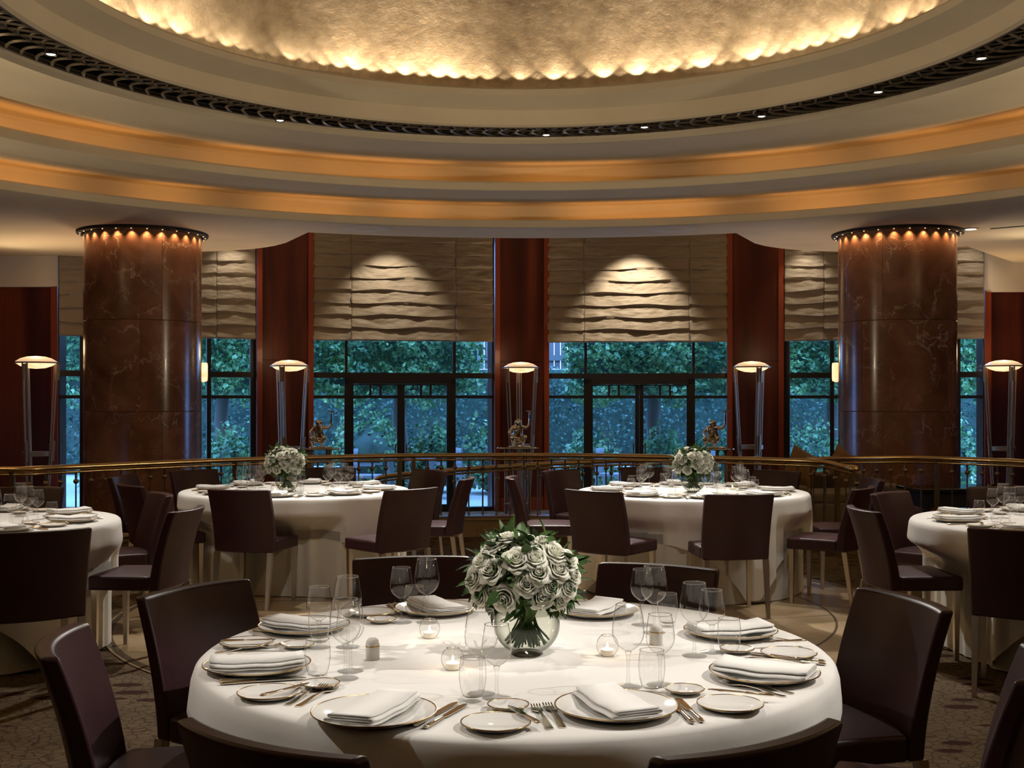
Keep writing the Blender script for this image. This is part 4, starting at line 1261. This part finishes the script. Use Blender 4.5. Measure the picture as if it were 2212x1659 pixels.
def bouquet(origin, where, seed):
    o0 = Vector(origin)
    rn = random.Random(seed)
    v = empty('flower_vase', o0)
    tag(v, 'round clear glass vase of white roses on the %s' % where, 'vase', 'round glass vases')
    R = 0.094
    pr = [(R * 0.45, 0.002)] + [(R * cos(t), 0.084 + 0.084 * sin(t)) for t in [-1.05 + i * (1.05 + 0.93) / 16 for i in range(17)]] + [(0.060, 0.158)]
    b = MB(); b.lathe([(0.001, 0.0012)] + pr, 48); build('bowl', b, M['vase_glass'], v, sharp=80)
    bs = MB(); bs.lathe([(0.0005, 0.0), (R * 0.46, 0.0), (R * 0.5, 0.003), (R * 0.40, 0.009), (0.0005, 0.009)], 40); build('base', bs, M['stem_glass'], v, sharp=60)
    w = MB(); w.lathe([(0.0005, 0.118)] + [(R * 0.97 * cos(t), 0.118) for t in (0.42,)], 40); build('water_surface', w, M['water'], v)
    rm = MB(); rm.lathe([(0.060 + 0.0016 * cos(a), 0.158 + 0.0016 * sin(a)) for a in [2 * pi * i / 8 for i in range(9)]], 48); build('rim', rm, M['rim_glass'], v, sharp=80)
    C = Vector((-0.010, -0.005, 0.232))
    rows = {'top': [], 'upper': [], 'middle': [], 'lower': []}
    for px, py in RP:
        dx = (px - 1128) * 3.25 / FPX; dz = -(py - 1235) * 3.25 / FPX
        row = 'top' if py < 1178 else 'upper' if py < 1212 else 'middle' if py < 1260 else 'lower'
        rows[row].append((px, dx, dz))
    ivy = MB()
    for row, L in rows.items():
        L.sort()
        for i, (px, dx, dz) in enumerate(L):
            q = 1 - (dx / 0.168) ** 2 - (dz / 0.125) ** 2
            dy = -0.135 * sqrt(max(0.05, q))
            if row == 'top': dy *= 0.5
            off = Vector((dx, dy, dz)) * 0.94
            nrm = Vector((dx / 0.168 ** 2, dy / 0.135 ** 2, dz / 0.125 ** 2 + 2.5)).normalized()
            k = rn.randrange(3)
            r_ = ROSES[k] if not rose_used[k] else copy_tree(ROSES[k])
            rose_used[k] = True
            loc = o0 + C + off - nrm * 0.014
            r_.location = loc
            r_.rotation_euler = nrm.to_track_quat('Z', 'Y').to_euler()
            s_ = rn.uniform(0.76, 0.90); r_.scale = (s_, s_, s_)
            r_['label'] = '%s white rose from left in the %s row, bouquet on the %s' % (ORD[i], row, where)
            st = MB()
            a_ = atan2(dy, dx)
            top = C + off - nrm * 0.02
            neck = Vector((0.046 * cos(a_), 0.046 * sin(a_), 0.150))
            a2 = a_ + pi + rn.uniform(-0.7, 0.7)
            bot = Vector((0.058 * cos(a2), 0.058 * sin(a2), 0.030))
            pts = catmull([top, (top + neck) / 2 + Vector((0, 0, 0.012)), neck, (neck + bot) / 2, bot], 4)
            inv = (r_.rotation_euler.to_matrix().inverted())
            pts = [(inv @ (p + o0 - loc)) / s_ for p in pts]
            st.tube(pts, 0.0024, 6)
            build('stem', st, M['stem'], r_, sharp=80)
            for kk in range(4):
                an = rn.uniform(0, 6.28)
                tang = nrm.orthogonal().normalized()
                d = (Matrix.Rotation(an, 3, nrm) @ tang) + nrm * rn.uniform(0.1, 0.9)
                leaf_blade(ivy, C + off - nrm * 0.022 + (Matrix.Rotation(an, 3, nrm) @ tang) * 0.020, d, rn.uniform(0.035, 0.055), rn.uniform(0.011, 0.017), rn.uniform(-0.1, 0.3), rn)
    for k in range(150):
        a = rn.uniform(0, 2 * pi)
        e = rn.uniform(-0.55, 1.2)
        d = Vector((cos(a) * cos(e), sin(a) * cos(e), sin(e)))
        base = C + Vector((d.x * 0.135, d.y * 0.115, d.z * 0.10)) * rn.uniform(0.80, 1.12)
        dr = d + Vector((rn.uniform(-0.6, 0.6), rn.uniform(-0.6, 0.6), rn.uniform(-0.7, 0.4)))
        leaf_blade(ivy, base, dr, rn.uniform(0.04, 0.068), rn.uniform(0.010, 0.018), rn.uniform(0, 0.4), rn)
    for k in range(64):
        a = rn.uniform(0, 2 * pi); a2 = a + pi + rn.uniform(-1.1, 1.1)
        r1, r2 = rn.uniform(0.02, 0.056), rn.uniform(0.03, 0.074)
        ivy.tube(catmull([(r1 * cos(a), r1 * sin(a), 0.175), (0.4 * r1 * cos(a) + 0.5 * r2 * cos(a2), 0.4 * r1 * sin(a) + 0.5 * r2 * sin(a2), 0.09), (r2 * cos(a2), r2 * sin(a2), 0.016 + 4.2 * r2 * r2 + rn.uniform(0.0, 0.012))], 4), 0.0027, 6)
    for k in range(110):
        a = rn.uniform(0, 2 * pi)
        base = Vector((cos(a) * rn.uniform(0.05, 0.11), sin(a) * rn.uniform(0.05, 0.10), rn.uniform(0.155, 0.20)))
        leaf_blade(ivy, base, (cos(a), sin(a), rn.uniform(-1.5, 0.1)), rn.uniform(0.045, 0.075), rn.uniform(0.013, 0.021), rn.uniform(0.1, 0.5), rn)
    for k in range(44):
        a = rn.uniform(0, 2 * pi); rr = rn.uniform(0, 0.075)
        leaf_blade(ivy, (rr * cos(a), rr * sin(a), rn.uniform(0.17, 0.24)), (cos(a), sin(a), rn.uniform(-0.2, 0.8)), 0.06, 0.02, 0.2, rn)
    f = build('foliage', ivy, M['leaf'], None, o0, sharp=80)
    tag(f, 'dark green leaves between the roses in the vase on the %s' % where, 'leaves', None, 'stuff')
bouquet(VASE_C, 'foreground table', 1)
bouquet(Vector((-1.752, 9.14, TZ)), 'left middle table', 2)
bouquet(Vector((1.405, 9.10, TZ)), 'right middle table', 3)

# ------------------------------------------------------------------ settings of the other tables
def sector(a):
    return ['right', 'back right', 'back', 'back left', 'left', 'front left', 'front', 'front right'][int(round(a / (pi / 4))) % 8]
TN = {'left': 'left middle table', 'right': 'right middle table', 'edge_left': 'left edge table', 'edge_right': 'right edge table'}
for t in ('left', 'right', 'edge_left', 'edge_right'):
    tx, ty = TABLES[t]
    angs = [atan2(y - ty, x - tx) for x, y, fx, fy, tt, lab in CHAIRS if tt == t]
    if t == 'edge_left': angs = [-0.75, 0.02, 0.78, 1.6, 2.4, -1.55]
    if t == 'edge_right': angs = [pi + 0.75, pi - 0.02, pi - 0.78, pi - 1.6, 0.75, -1.6]
    seen = set()
    for a in angs:
        nm = sector(a)
        a = round(a / (pi / 4)) * (pi / 4) * 0.7 + a * 0.3 if abs(a) < pi - 0.2 else a
        if nm in seen: continue
        seen.add(nm)
        inn = Vector((-cos(a), -sin(a), 0)); rt = Vector((inn.y, -inn.x, 0))
        c = Vector((tx, ty, TZ)) - inn * 0.665
        at = lambda r_, i_: c + rt * r_ + inn * i_
        rz = atan2(-inn.x, inn.y)
        wh = 'at the %s setting of the %s' % (nm, TN[t])
        def put(pr, p, lab, rot=0.0, dz=0.0):
            q = Vector(p); q.z += dz
            if in_frame(q): pr.put(q, rot, lab)
        put(PLATE, c, 'gold rimmed dinner plate ' + wh)
        put(NAPKIN, c, 'folded napkin on the dinner plate ' + wh, rz, 0.0145)
        put(BREAD, at(-0.247, 0.02), 'gold rimmed bread plate ' + wh)
        put(DISH, at(-0.155, 0.185), 'small butter dish ' + wh)
        put(LARGE, at(0.05, 0.285), 'large empty wine glass ' + wh)
        put(SMALL, at(0.125, 0.255), 'small empty wine glass ' + wh)
        put(TUMBLER, at(0.135, 0.175), 'empty water tumbler ' + wh)
        if 'front' in nm or nm in ('left', 'right'):
            put(KNIFE, at(0.160, -0.01), 'inner table knife ' + wh, rz)
            put(KNIFE, at(0.180, -0.01), 'outer table knife ' + wh, rz)
            put(FORK, at(-0.158, -0.03), 'fork ' + wh, rz)
            put(BKNIFE, at(-0.235, 0.02), 'butter knife on the bread plate ' + wh, rz + 0.5, 0.0135)
for px, py, tt in ((712, 1062, 'right of the vase on the left middle table'), (594, 1064, 'left of the vase on the left middle table'), (1412, 1060, 'left of the vase on the right middle table'), (1582, 1058, 'right of the vase on the right middle table')):
    candle(tp(px, py), tt)
for px, py, tt in ((545, 1050, 'behind the glasses on the left middle table'), (1450, 1052, 'behind the vase on the right middle table')):
    SHAKER.put(tp(px, py), 0, 'white china shaker ' + tt)

# ------------------------------------------------------------------ standing lamps
def lamp_proto():
    root = empty('floor_lamp'); tag(root, None, 'lamp', 'tall tripod standing lamps')
    H = 2.38
    d = MB(); d.lathe([(0.0005, -0.085), (0.12, -0.075), (0.21, -0.045), (0.265, -0.006), (0.275, 0.006)], 48, (0, 0, H))
    dish = build('lamp_shade', d, M['alabaster'], root, sharp=80)
    d2 = MB(); d2.lathe([(0.275, 0.006), (0.262, 0.022), (0.20, 0.060), (0.12, 0.082), (0.0005, 0.092)], 48, (0, 0, H)); build('shade_top', d2, M['alabaster_top'], dish, sharp=80)
    rg = MB(); rg.lathe([(0.272, -0.012), (0.292, -0.010), (0.294, 0.008), (0.272, 0.010), (0.272, -0.012)], 48, (0, 0, H)); build('ring', rg, M['lamp_metal'], root, sharp=40)
    for k in range(3):
        a = 2 * pi * k / 3
        ca, sa = cos(a), sin(a)
        lg = MB()
        def P(r, z, s=0.0): return (r * ca - s * sa, r * sa + s * ca, z)
        for s, rr in ((-0.035, 0.0), (0.035, 0.0), (0.0, 0.03)):
            w = 0.011
            lg.tube([P(0.272 - rr, H - 0.005, s), P(0.205 - rr, 1.15, s), P(0.135 - rr * 0.6, 0.10, s * 0.7), P(0.14 - rr * 0.3, 0.03, s * 0.7)], w, 6)
        lg.tube([P(0.268, H - 0.02), P(0.264, H - 0.24)], 0.036, 8, True, 0.4)
        lg.tube([P(0.212, 1.30), P(0.196, 1.02)], 0.036, 8, True, 0.4)
        lg.tube([P(0.13, 0.14), P(0.15, 0.0)], [0.022, 0.030], 8)
        build('leg', lg, M['lamp_metal'], root)
    sh = MB(); sh.lathe([(0.15, 1.10), (0.175, 1.09), (0.178, 1.15), (0.15, 1.145), (0.15, 1.10)], 40); build('shelf_ring', sh, M['lamp_metal'], root, sharp=40)
    bs = MB(); bs.lathe([(0.0005, 0.0), (0.17, 0.0), (0.175, 0.008), (0.16, 0.024), (0.0005, 0.03)], 36); build('base', bs, M['lamp_metal'], root, sharp=40)
    return Proto(root)
LAMP = lamp_proto()
LN = ['glowing standing lamp at the far left, against the left mahogany wall', 'glowing standing lamp against the mahogany pillar left of the left French doors', 'glowing standing lamp against the middle pillar, behind the silver monkey', 'glowing standing lamp against the mahogany pillar right of the right French doors', 'glowing standing lamp at the far right, against the right mahogany wall']
for i, (px, d, rz) in enumerate(((78, 16.2, 0.35), (625, 17.9, 0.3), (1125, 18.9, pi / 2 + 2.2), (1624, 18.5, 0.75), (2168, 17.9, -pi / 2 + 0.05))):
    p = at_d(px, 860, d)
    LAMP.put((p.x, p.y, ZF), rz, LN[i])
    add_light('lamp_glow', 'SPOT', (p.x, p.y - 0.05, ZF + 2.50), 55, (1.0, 0.68, 0.38), (p.x, p.y - 0.9, 4.2), 0.12, 150, 0.7, 0.0)
    add_light('lamp_glow', 'POINT', (p.x, p.y, ZF + 2.60), 7, (1.0, 0.60, 0.30), None, 0.12, 60, 0.6, 0.0)

# ------------------------------------------------------------------ monkeys on their tables behind the railing
def limb(mb, pts, rs): mb.tube(catmull(pts, 5), [rs[0] + (rs[-1] - rs[0]) * i / (5 * (len(pts) - 1)) for i in range(5 * (len(pts) - 1) + 1)], 8)
def monkey_proto():
    me = bpy.data.meshes.new('monkey_statuette')
    V = [(0, 0.02, 0.10), (0, -0.005, 0.16), (0, -0.02, 0.215), (0, -0.03, 0.25), (0, -0.04, 0.275), (0, -0.075, 0.268), (0, -0.03, 0.315),
         (0.055, -0.01, 0.222), (0.105, -0.02, 0.165), (0.06, -0.075, 0.115), (0.02, -0.095, 0.10),
         (-0.055, -0.015, 0.225), (-0.105, -0.015, 0.215), (-0.135, -0.01, 0.26), (-0.14, -0.01, 0.33), (-0.14, -0.01, 0.395),
         (0.05, 0.0, 0.085), (0.085, -0.085, 0.115), (0.06, -0.06, 0.03), (0.06, -0.105, 0.012),
         (-0.05, 0.0, 0.085), (-0.075, -0.10, 0.125), (-0.045, -0.085, 0.04), (-0.045, -0.13, 0.012),
         (0.04, -0.03, 0.285), (-0.04, -0.03, 0.285), (0.0, 0.085, 0.05), (0.03, 0.14, 0.02)]
    V = [(-x if True else x, y, z) for x, y, z in V]
    R = [0.052, 0.055, 0.058, 0.034, 0.040, 0.020, 0.026, 0.026, 0.018, 0.015, 0.014, 0.026, 0.017, 0.014, 0.012, 0.012, 0.038, 0.024, 0.016, 0.012, 0.038, 0.024, 0.016, 0.012, 0.012, 0.012, 0.012, 0.006]
    Ed = [(0, 1), (1, 2), (2, 3), (3, 4), (4, 5), (4, 6), (2, 7), (7, 8), (8, 9), (9, 10), (2, 11), (11, 12), (12, 13), (13, 14), (14, 15), (0, 16), (16, 17), (17, 18), (18, 19), (0, 20), (20, 21), (21, 22), (22, 23), (4, 24), (4, 25), (0, 26), (26, 27)]
    me.from_pydata(V, Ed, [])
    me.materials.append(M['chrome'])
    root = bpy.data.objects.new('monkey_statuette', me)
    COL.objects.link(root)
    sk = root.modifiers.new('skin', 'SKIN'); sk.use_smooth_shade = True
    for i, r in enumerate(R):
        me.skin_vertices[0].data[i].radius = (r, r)
    me.skin_vertices[0].data[0].use_root = True
    sb = root.modifiers.new('sub', 'SUBSURF'); sb.levels = 1; sb.render_levels = 2
    tag(root, None, 'statuette', 'silver monkey statuettes')
    c = MB(); c.lathe([(0.0005, 0.395), (0.012, 0.395), (0.016, 0.40), (0.045, 0.408), (0.048, 0.414), (0.0005, 0.412)], 24, (0.14, -0.01, 0)); build('raised_dish', c, M['chrome'], root, sharp=50)
    b = MB(); b.lathe([(0.0005, 0.0), (0.125, 0.0), (0.13, 0.004), (0.12, 0.014), (0.0005, 0.016)], 36, (0.02, -0.02, -0.004)); build('base', b, M['chrome'], root, sharp=50)
    return Proto(root)
MONKEY = monkey_proto()
def ped_proto():
    root = empty('pedestal_table'); tag(root, None, 'table', 'small round metal tables behind the railing')
    t = MB(); t.lathe([(0.0005, 0.90), (0.235, 0.90), (0.24, 0.908), (0.232, 0.918), (0.0005, 0.918)], 40); build('table_top', t, M['chrome'], root, sharp=40)
    sh = MB(); sh.lathe([(0.0005, 0.26), (0.15, 0.26), (0.152, 0.27), (0.0005, 0.272)], 32); build('shelf', sh, M['lamp_metal'], root, sharp=40)
    for k in range(4):
        a = pi / 4 + k * pi / 2 + 0.3
        l = MB(); l.tube([(0.15 * cos(a), 0.15 * sin(a), 0.0), (0.15 * cos(a), 0.15 * sin(a), 0.90)], 0.020, 8)
        build('leg', l, M['lamp_metal'], root)
    return Proto(root)
PED = ped_proto()
for px, d, a, b, mir in ((1118, 13.5, 'silver crouching monkey statuette before the middle pillar lamp', 'small round table under the middle silver monkey', 0.2),
                    (690, 13.3, 'silver crouching monkey statuette left of the left French doors', 'small round table under the left silver monkey, behind the bouquet', 0.0),
                    (1540, 13.2, 'silver crouching monkey statuette right of the right French doors', 'small round table under the right silver monkey, behind the bouquet', -0.35)):
    p = at_d(px, 860, d)
    PED.put((p.x, p.y, 0.0), 0.0, b)
    MONKEY.put((p.x, p.y, 0.922), mir, a)

# ------------------------------------------------------------------ lounge furniture behind the railing
s = empty('sofa', (3.75, 13.7, 0.0)); s.rotation_euler = (0, 0, 0.25)
tag(s, 'taupe lounge sofa behind the railing, left of the right marble column', 'sofa')
build('seat_base', MB().box((0, 0, 0.15), (1.25, 0.75, 0.28)), M['sofa'], s, bevel=0.03)
build('seat_cushion', MB().box((0, -0.03, 0.345), (1.02, 0.66, 0.13)), M['sofa'], s, bevel=0.04)
build('backrest', MB().box((0, 0.33, 0.42), (1.25, 0.16, 0.36)), M['sofa'], s, bevel=0.05)
for sx in (-1, 1):
    build('armrest', MB().box((sx * 0.58, -0.02, 0.36), (0.14, 0.72, 0.26)), M['sofa'], s, bevel=0.04)
def pillow(loc, rot, lab):
    mb = MB()
    def top(sgn):
        def fn(a, b):
            u, w = a * 2 - 1, b * 2 - 1
            k = (1 - u ** 4) * (1 - w ** 4)
            e = 0.19 * (1 - 0.10 * (1 - u * u * w * w) * 0.6)
            return (u * e, sgn * (0.004 + 0.065 * k ** 0.6), w * e)
        return fn
    A = MB().grid(top(1), 12, 12); B = MB().grid(top(-1), 12, 12)
    mb.add(A.v, A.f); mb.add(B.v, [tuple(reversed(f)) for f in B.f])
    o = build('cushion', mb, M['cushion'], None, loc, sharp=80)
    o.rotation_euler = rot
    tag(o, lab, 'cushion', 'gold sofa cushions')
pillow((3.36, 13.58, 0.69), (-0.25, 0.5, 0.1), 'gold cushion nearer the left arm of the taupe sofa')
pillow((3.86, 13.70, 0.69), (-0.25, 0.7, 0.3), 'gold cushion nearer the middle of the taupe sofa')
ct = empty('console_table', (5.0, 12.9, 0.0)); ct.rotation_euler = (0, 0, 0.1)
tag(ct, 'low dark polished table in front of the right marble column', 'table')
build('table_top', MB().box((0, 0, 0.49), (1.35, 0.6, 0.04)), M['dark_glass_top'], ct, bevel=0.008)
build('apron', MB().box((0, 0, 0.38), (1.2, 0.5, 0.16)), M['black'], ct, bevel=0.01)
for sx in (-1, 1):
    for sy in (-1, 1):
        build('leg', MB().box((sx * 0.56, sy * 0.22, 0.15), (0.06, 0.06, 0.30)), M['black'], ct)

# ------------------------------------------------------------------ ceiling lamps that show
def spot_proto():
    root = empty('ceiling_spotlight'); tag(root, None, 'spotlight', 'spotlights in the dark ceiling grille')
    b = MB(); b.lathe([(0.0005, 0.06), (0.04, 0.06), (0.05, 0.0), (0.046, -0.012), (0.040, -0.002), (0.0005, 0.0)], 20); build('housing', b, M['bronze'], root, sharp=40)
    f = MB(); f.lathe([(0.0005, -0.006), (0.030, -0.006), (0.034, -0.003)], 20); build('lens', f, M['spot_face'], root)
    return Proto(root)
SPOT = spot_proto()
for px, py, nm in ((110, 106, 'farthest left'), (605, 251, 'left of the middle'), (1180, 283, 'nearest the middle'), (1392, 266, 'first right of the middle'), (1645, 242, 'second right of the middle'), (1897, 189, 'third right of the middle'), (2120, 115, 'farthest right')):
    p = at_z(px, py, 4.135)
    SPOT.put((p.x, p.y, 4.10), 0, 'bright spotlight in the dark ceiling grille, %s' % nm)
def down_proto():
    b = MB(); b.lathe([(0.10, 0.0), (0.105, -0.006), (0.07, -0.010), (0.062, 0.03)], 28)
    o = build('downlight', b, M['white_plaster'], None, sharp=50); tag(o, None, 'downlight', 'recessed ceiling downlights')
    f = MB(); f.lathe([(0.0005, 0.0), (0.062, 0.0)], 24, (0, 0, -0.002)); build('lens', f, M['spot_face'], o)
    return Proto(o)
DOWN = down_proto()
p = at_z(2097, 494, ZS); DOWN.put((p.x, p.y, ZS - 0.002), 0, 'small lit downlight in the soffit right of the right column')
p = at_z(2280, 505, ZS); add_light('soffit_wash', 'SPOT', (p.x, p.y, 2.9), 30, WARM, (p.x - 0.3, p.y - 0.2, ZS), 0.1, 120, 0.9)
p = at_z(60, 530, ZS); add_light('soffit_wash', 'SPOT', (p.x - 0.4, p.y, 2.9), 14, WARM, (p.x, p.y - 0.2, ZS), 0.1, 120, 0.9)
slot = MB(); a_, b_ = at_z(2140, 494, ZS - 0.003), at_z(2320, 480, ZS - 0.003)
slot.tube([a_, b_], 0.03, 4, True, 0.3)
struct(build('trim_5', slot, M['black'], None))
for px, py, nm in ((790, 494, 'left'), (1455, 495, 'right')):
    p = at_z(px, py, ZS - 0.004)
    q = MB(); q.lathe([(0.14, 0.004), (0.30, 0.0), (0.31, 0.004)], 36)
    o = build('ceiling_trim', q, M['white_plaster'], None, (p.x, p.y, ZS - 0.006)); tag(o, 'round pale ceiling fitting in the soffit before the %s French doors' % nm, 'ceiling fitting', 'round ceiling fittings')

# ------------------------------------------------------------------ garden
struct(build('ground', MB().box((0, 27, ZF - 0.12), (46, 14.4, 0.2)), M['paving'], None, smooth=False))
def leaves(mb, n_, fn, size, rn):
    for _ in range(n_):
        p = Vector(fn(rn))
        d = Vector((rn.gauss(0, 1), rn.gauss(0, 1) - 0.5, rn.gauss(0, 0.8) - 0.2)).normalized()
        s_ = d.orthogonal(); s_ = (Matrix.Rotation(rn.uniform(0, 6.28), 3, d) @ s_).normalized()
        L = size * rn.uniform(0.7, 1.3); W = L * 0.34
        mb.add([p - d * L / 2, p + s_ * W, p + d * L / 2, p - s_ * W], [(0, 1, 2, 3)])
rn = random.Random(77)
wl = MB(); wl.box((0, 29.5, 0.85), (40, 0.3, 2.7))
wo = struct(build('wall_garden', wl, M['ivy'], None, smooth=False))
iv = MB(); leaves(iv, 21000, lambda r: (r.uniform(-13, 13), 29.22 - abs(r.gauss(0, 0.08)), r.uniform(-0.4, 2.25)), 0.10, rn)
tag(build('ivy', iv, M['ivy'], None, smooth=False), 'dark ivy covering the garden wall behind the trees', 'ivy', None, 'stuff')
fn_ = empty('timber_fence', (0.1, 29.5, ZF)); tag(fn_, 'grey timber fence seen in the gap between the two middle trees', 'fence')
fb = MB()
for k in range(16): fb.box((-1.2 + k * 0.16, 0, 3.6), (0.145, 0.03, 1.96))
build('boards', fb, M['fence'], fn_, smooth=False)
build('rail', MB().box((0, -0.04, 2.9), (2.6, 0.05, 0.14)), M['fence'], fn_, smooth=False)
TREES = [(-10.4, 25.4, 'clipped tree outside, farthest left, beyond the left column'), (-6.3, 25.0, 'clipped tree outside the window beside the left marble column'), (-2.46, 24.8, 'clipped tree outside the left French doors'), (2.95, 24.8, 'clipped tree outside the right French doors'), (6.82, 25.0, 'clipped tree outside the window beside the right marble column'), (10.6, 25.4, 'clipped tree outside, farthest right, beyond the right column')]
for i, (x, y, lab) in enumerate(TREES):
    t = empty('tree', (x, y, ZF)); tag(t, lab, 'tree', 'clipped garden trees')
    fm = MB()
    w = 1.88 if i in (2, 3) else 1.92
    def pos(r, w=w):
        u, v_, q = r.uniform(-1, 1), r.uniform(-1, 1), r.uniform(-1, 1)
        m_ = r.random()
        if m_ < 0.7: v_ = -1 + abs(r.gauss(0, 0.18))
        wob = 0.12 * sin(u * 9 + i) + 0.12 * sin(q * 11 + i * 2) + 0.08 * sin(u * 23 + q * 17)
        return (u * w, v_ * 0.9 + wob, 2.95 + q * 1.12 + 0.15 * sin(u * 7 + i) * (1 if q < -0.6 else 0))
    leaves(fm, 7000, pos, 0.115, rn)
    build('foliage', fm, M['sky_leaf'], t, smooth=False)
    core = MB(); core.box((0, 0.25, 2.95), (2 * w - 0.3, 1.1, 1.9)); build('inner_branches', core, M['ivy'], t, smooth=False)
    tb = MB(); tb.tube([(0.1, 0.2, 0), (0.12, 0.2, 0.7), (0.05, 0.2, 1.4), (0.1, 0.2, 2.2)], [0.20, 0.16, 0.15, 0.13], 10); build('trunk', tb, M['bark'], t)
SHR = [(-8.2, 24.0, 0.6, 0.7), (-5.45, 23.0, 0.62, 0.85), (-4.3, 22.4, 0.5, 0.62), (-2.9, 23.55, 0.80, 1.15), (-1.6, 23.9, 0.5, 0.85), (-0.35, 23.6, 0.62, 0.95), (1.55, 24.0, 0.62, 0.75), (3.1, 24.4, 0.6, 0.75), (4.2, 24.2, 0.5, 0.7), (5.95, 23.6, 0.8, 0.9), (8.3, 22.6, 0.75, 1.0)]
SHL = ['far left, beyond the left column', 'outside the window right of the left column', 'outside the left French doors, behind the left monkey', 'broad one outside the left French doors, left leaf', 'behind the garden table outside the left French doors', 'outside the right pane of the left French doors', 'outside the left pane of the right French doors', 'behind the right garden table', 'outside the right pane of the right French doors', 'outside the window left of the right column', 'far right, beyond the right column']
for (x, y, r_, h_), lab in zip(SHR, SHL):
    t = empty('shrub', (x, y, ZF)); tag(t, 'leafy green shrub ' + lab, 'shrub', 'garden shrubs')
    fm = MB()
    def pos(r, r_=r_, h_=h_):
        a, e = r.uniform(0, 2 * pi), r.uniform(0, 1)
        k = r.uniform(0.72, 1.05) * (1 + 0.18 * sin(3 * a + x) + 0.12 * sin(5 * a))
        cz = sqrt(1 - e * e)
        return (r_ * k * cz * cos(a), r_ * k * cz * sin(a), 0.1 + h_ * 1.35 * e * k)
    leaves(fm, 1500, pos, 0.11, rn)
    build('foliage', fm, M['sky_leaf'], t, smooth=False)
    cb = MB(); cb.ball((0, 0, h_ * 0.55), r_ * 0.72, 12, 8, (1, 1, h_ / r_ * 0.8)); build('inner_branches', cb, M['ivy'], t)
def gtable(x, y, lab):
    t = empty('garden_table', (x, y, ZF)); tag(t, lab, 'garden table', 'garden tables')
    build('table_top', MB().box((0, 0, 0.72), (0.9, 0.8, 0.05)), M['garden_metal'], t, smooth=False)
    for sx in (-1, 1):
        for sy in (-1, 1): build('leg', MB().box((sx * 0.40, sy * 0.35, 0.348), (0.06, 0.06, 0.695)), M['garden_metal'], t, smooth=False)
def gchair_proto():
    t = empty('garden_chair'); tag(t, None, 'garden chair', 'garden chairs')
    build('seat', MB().box((0, 0, 0.43), (0.52, 0.50, 0.05)), M['garden_metal'], t, smooth=False)
    b = MB()
    for k in range(5): b.box(((k - 2) * 0.1, 0.24 + 0.0, 0.68), (0.06, 0.03, 0.45))
    b.box((0, 0.24, 0.90), (0.52, 0.035, 0.06)); build('backrest', b, M['garden_metal'], t, smooth=False)
    for sx in (-1, 1):
        build('armrest', MB().box((sx * 0.255, 0, 0.64), (0.05, 0.50, 0.03)), M['garden_metal'], t, smooth=False)
        for y in (-0.22, 0.22): build('leg', MB().box((sx * 0.235, y, 0.20), (0.05, 0.05, 0.41)), M['garden_metal'], t, smooth=False)
    return Proto(t)
GCH = gchair_proto()
gtable(-1.95, 22.7, 'grey garden table outside the left French doors')
GCH.put((-1.25, 22.4, ZF), -1.3, 'grey garden chair right of the left garden table')
GCH.put((-2.75, 22.0, ZF), 1.4, 'grey garden chair left of the left garden table')
gtable(2.75, 22.7, 'grey garden table outside the right French doors')
GCH.put((1.9, 22.4, ZF), 1.2, 'grey garden chair left of the right garden table')
GCH.put((3.55, 22.3, ZF), -1.3, 'grey garden chair right of the right garden table')
build_pl = build('planter', MB().box((-0.2, 25.9, ZF + 0.18), (9.5, 0.4, 0.4)), M['paving'], None, smooth=False)
tag(build_pl, 'low pale stone planter edge in front of the garden trees', 'planter')
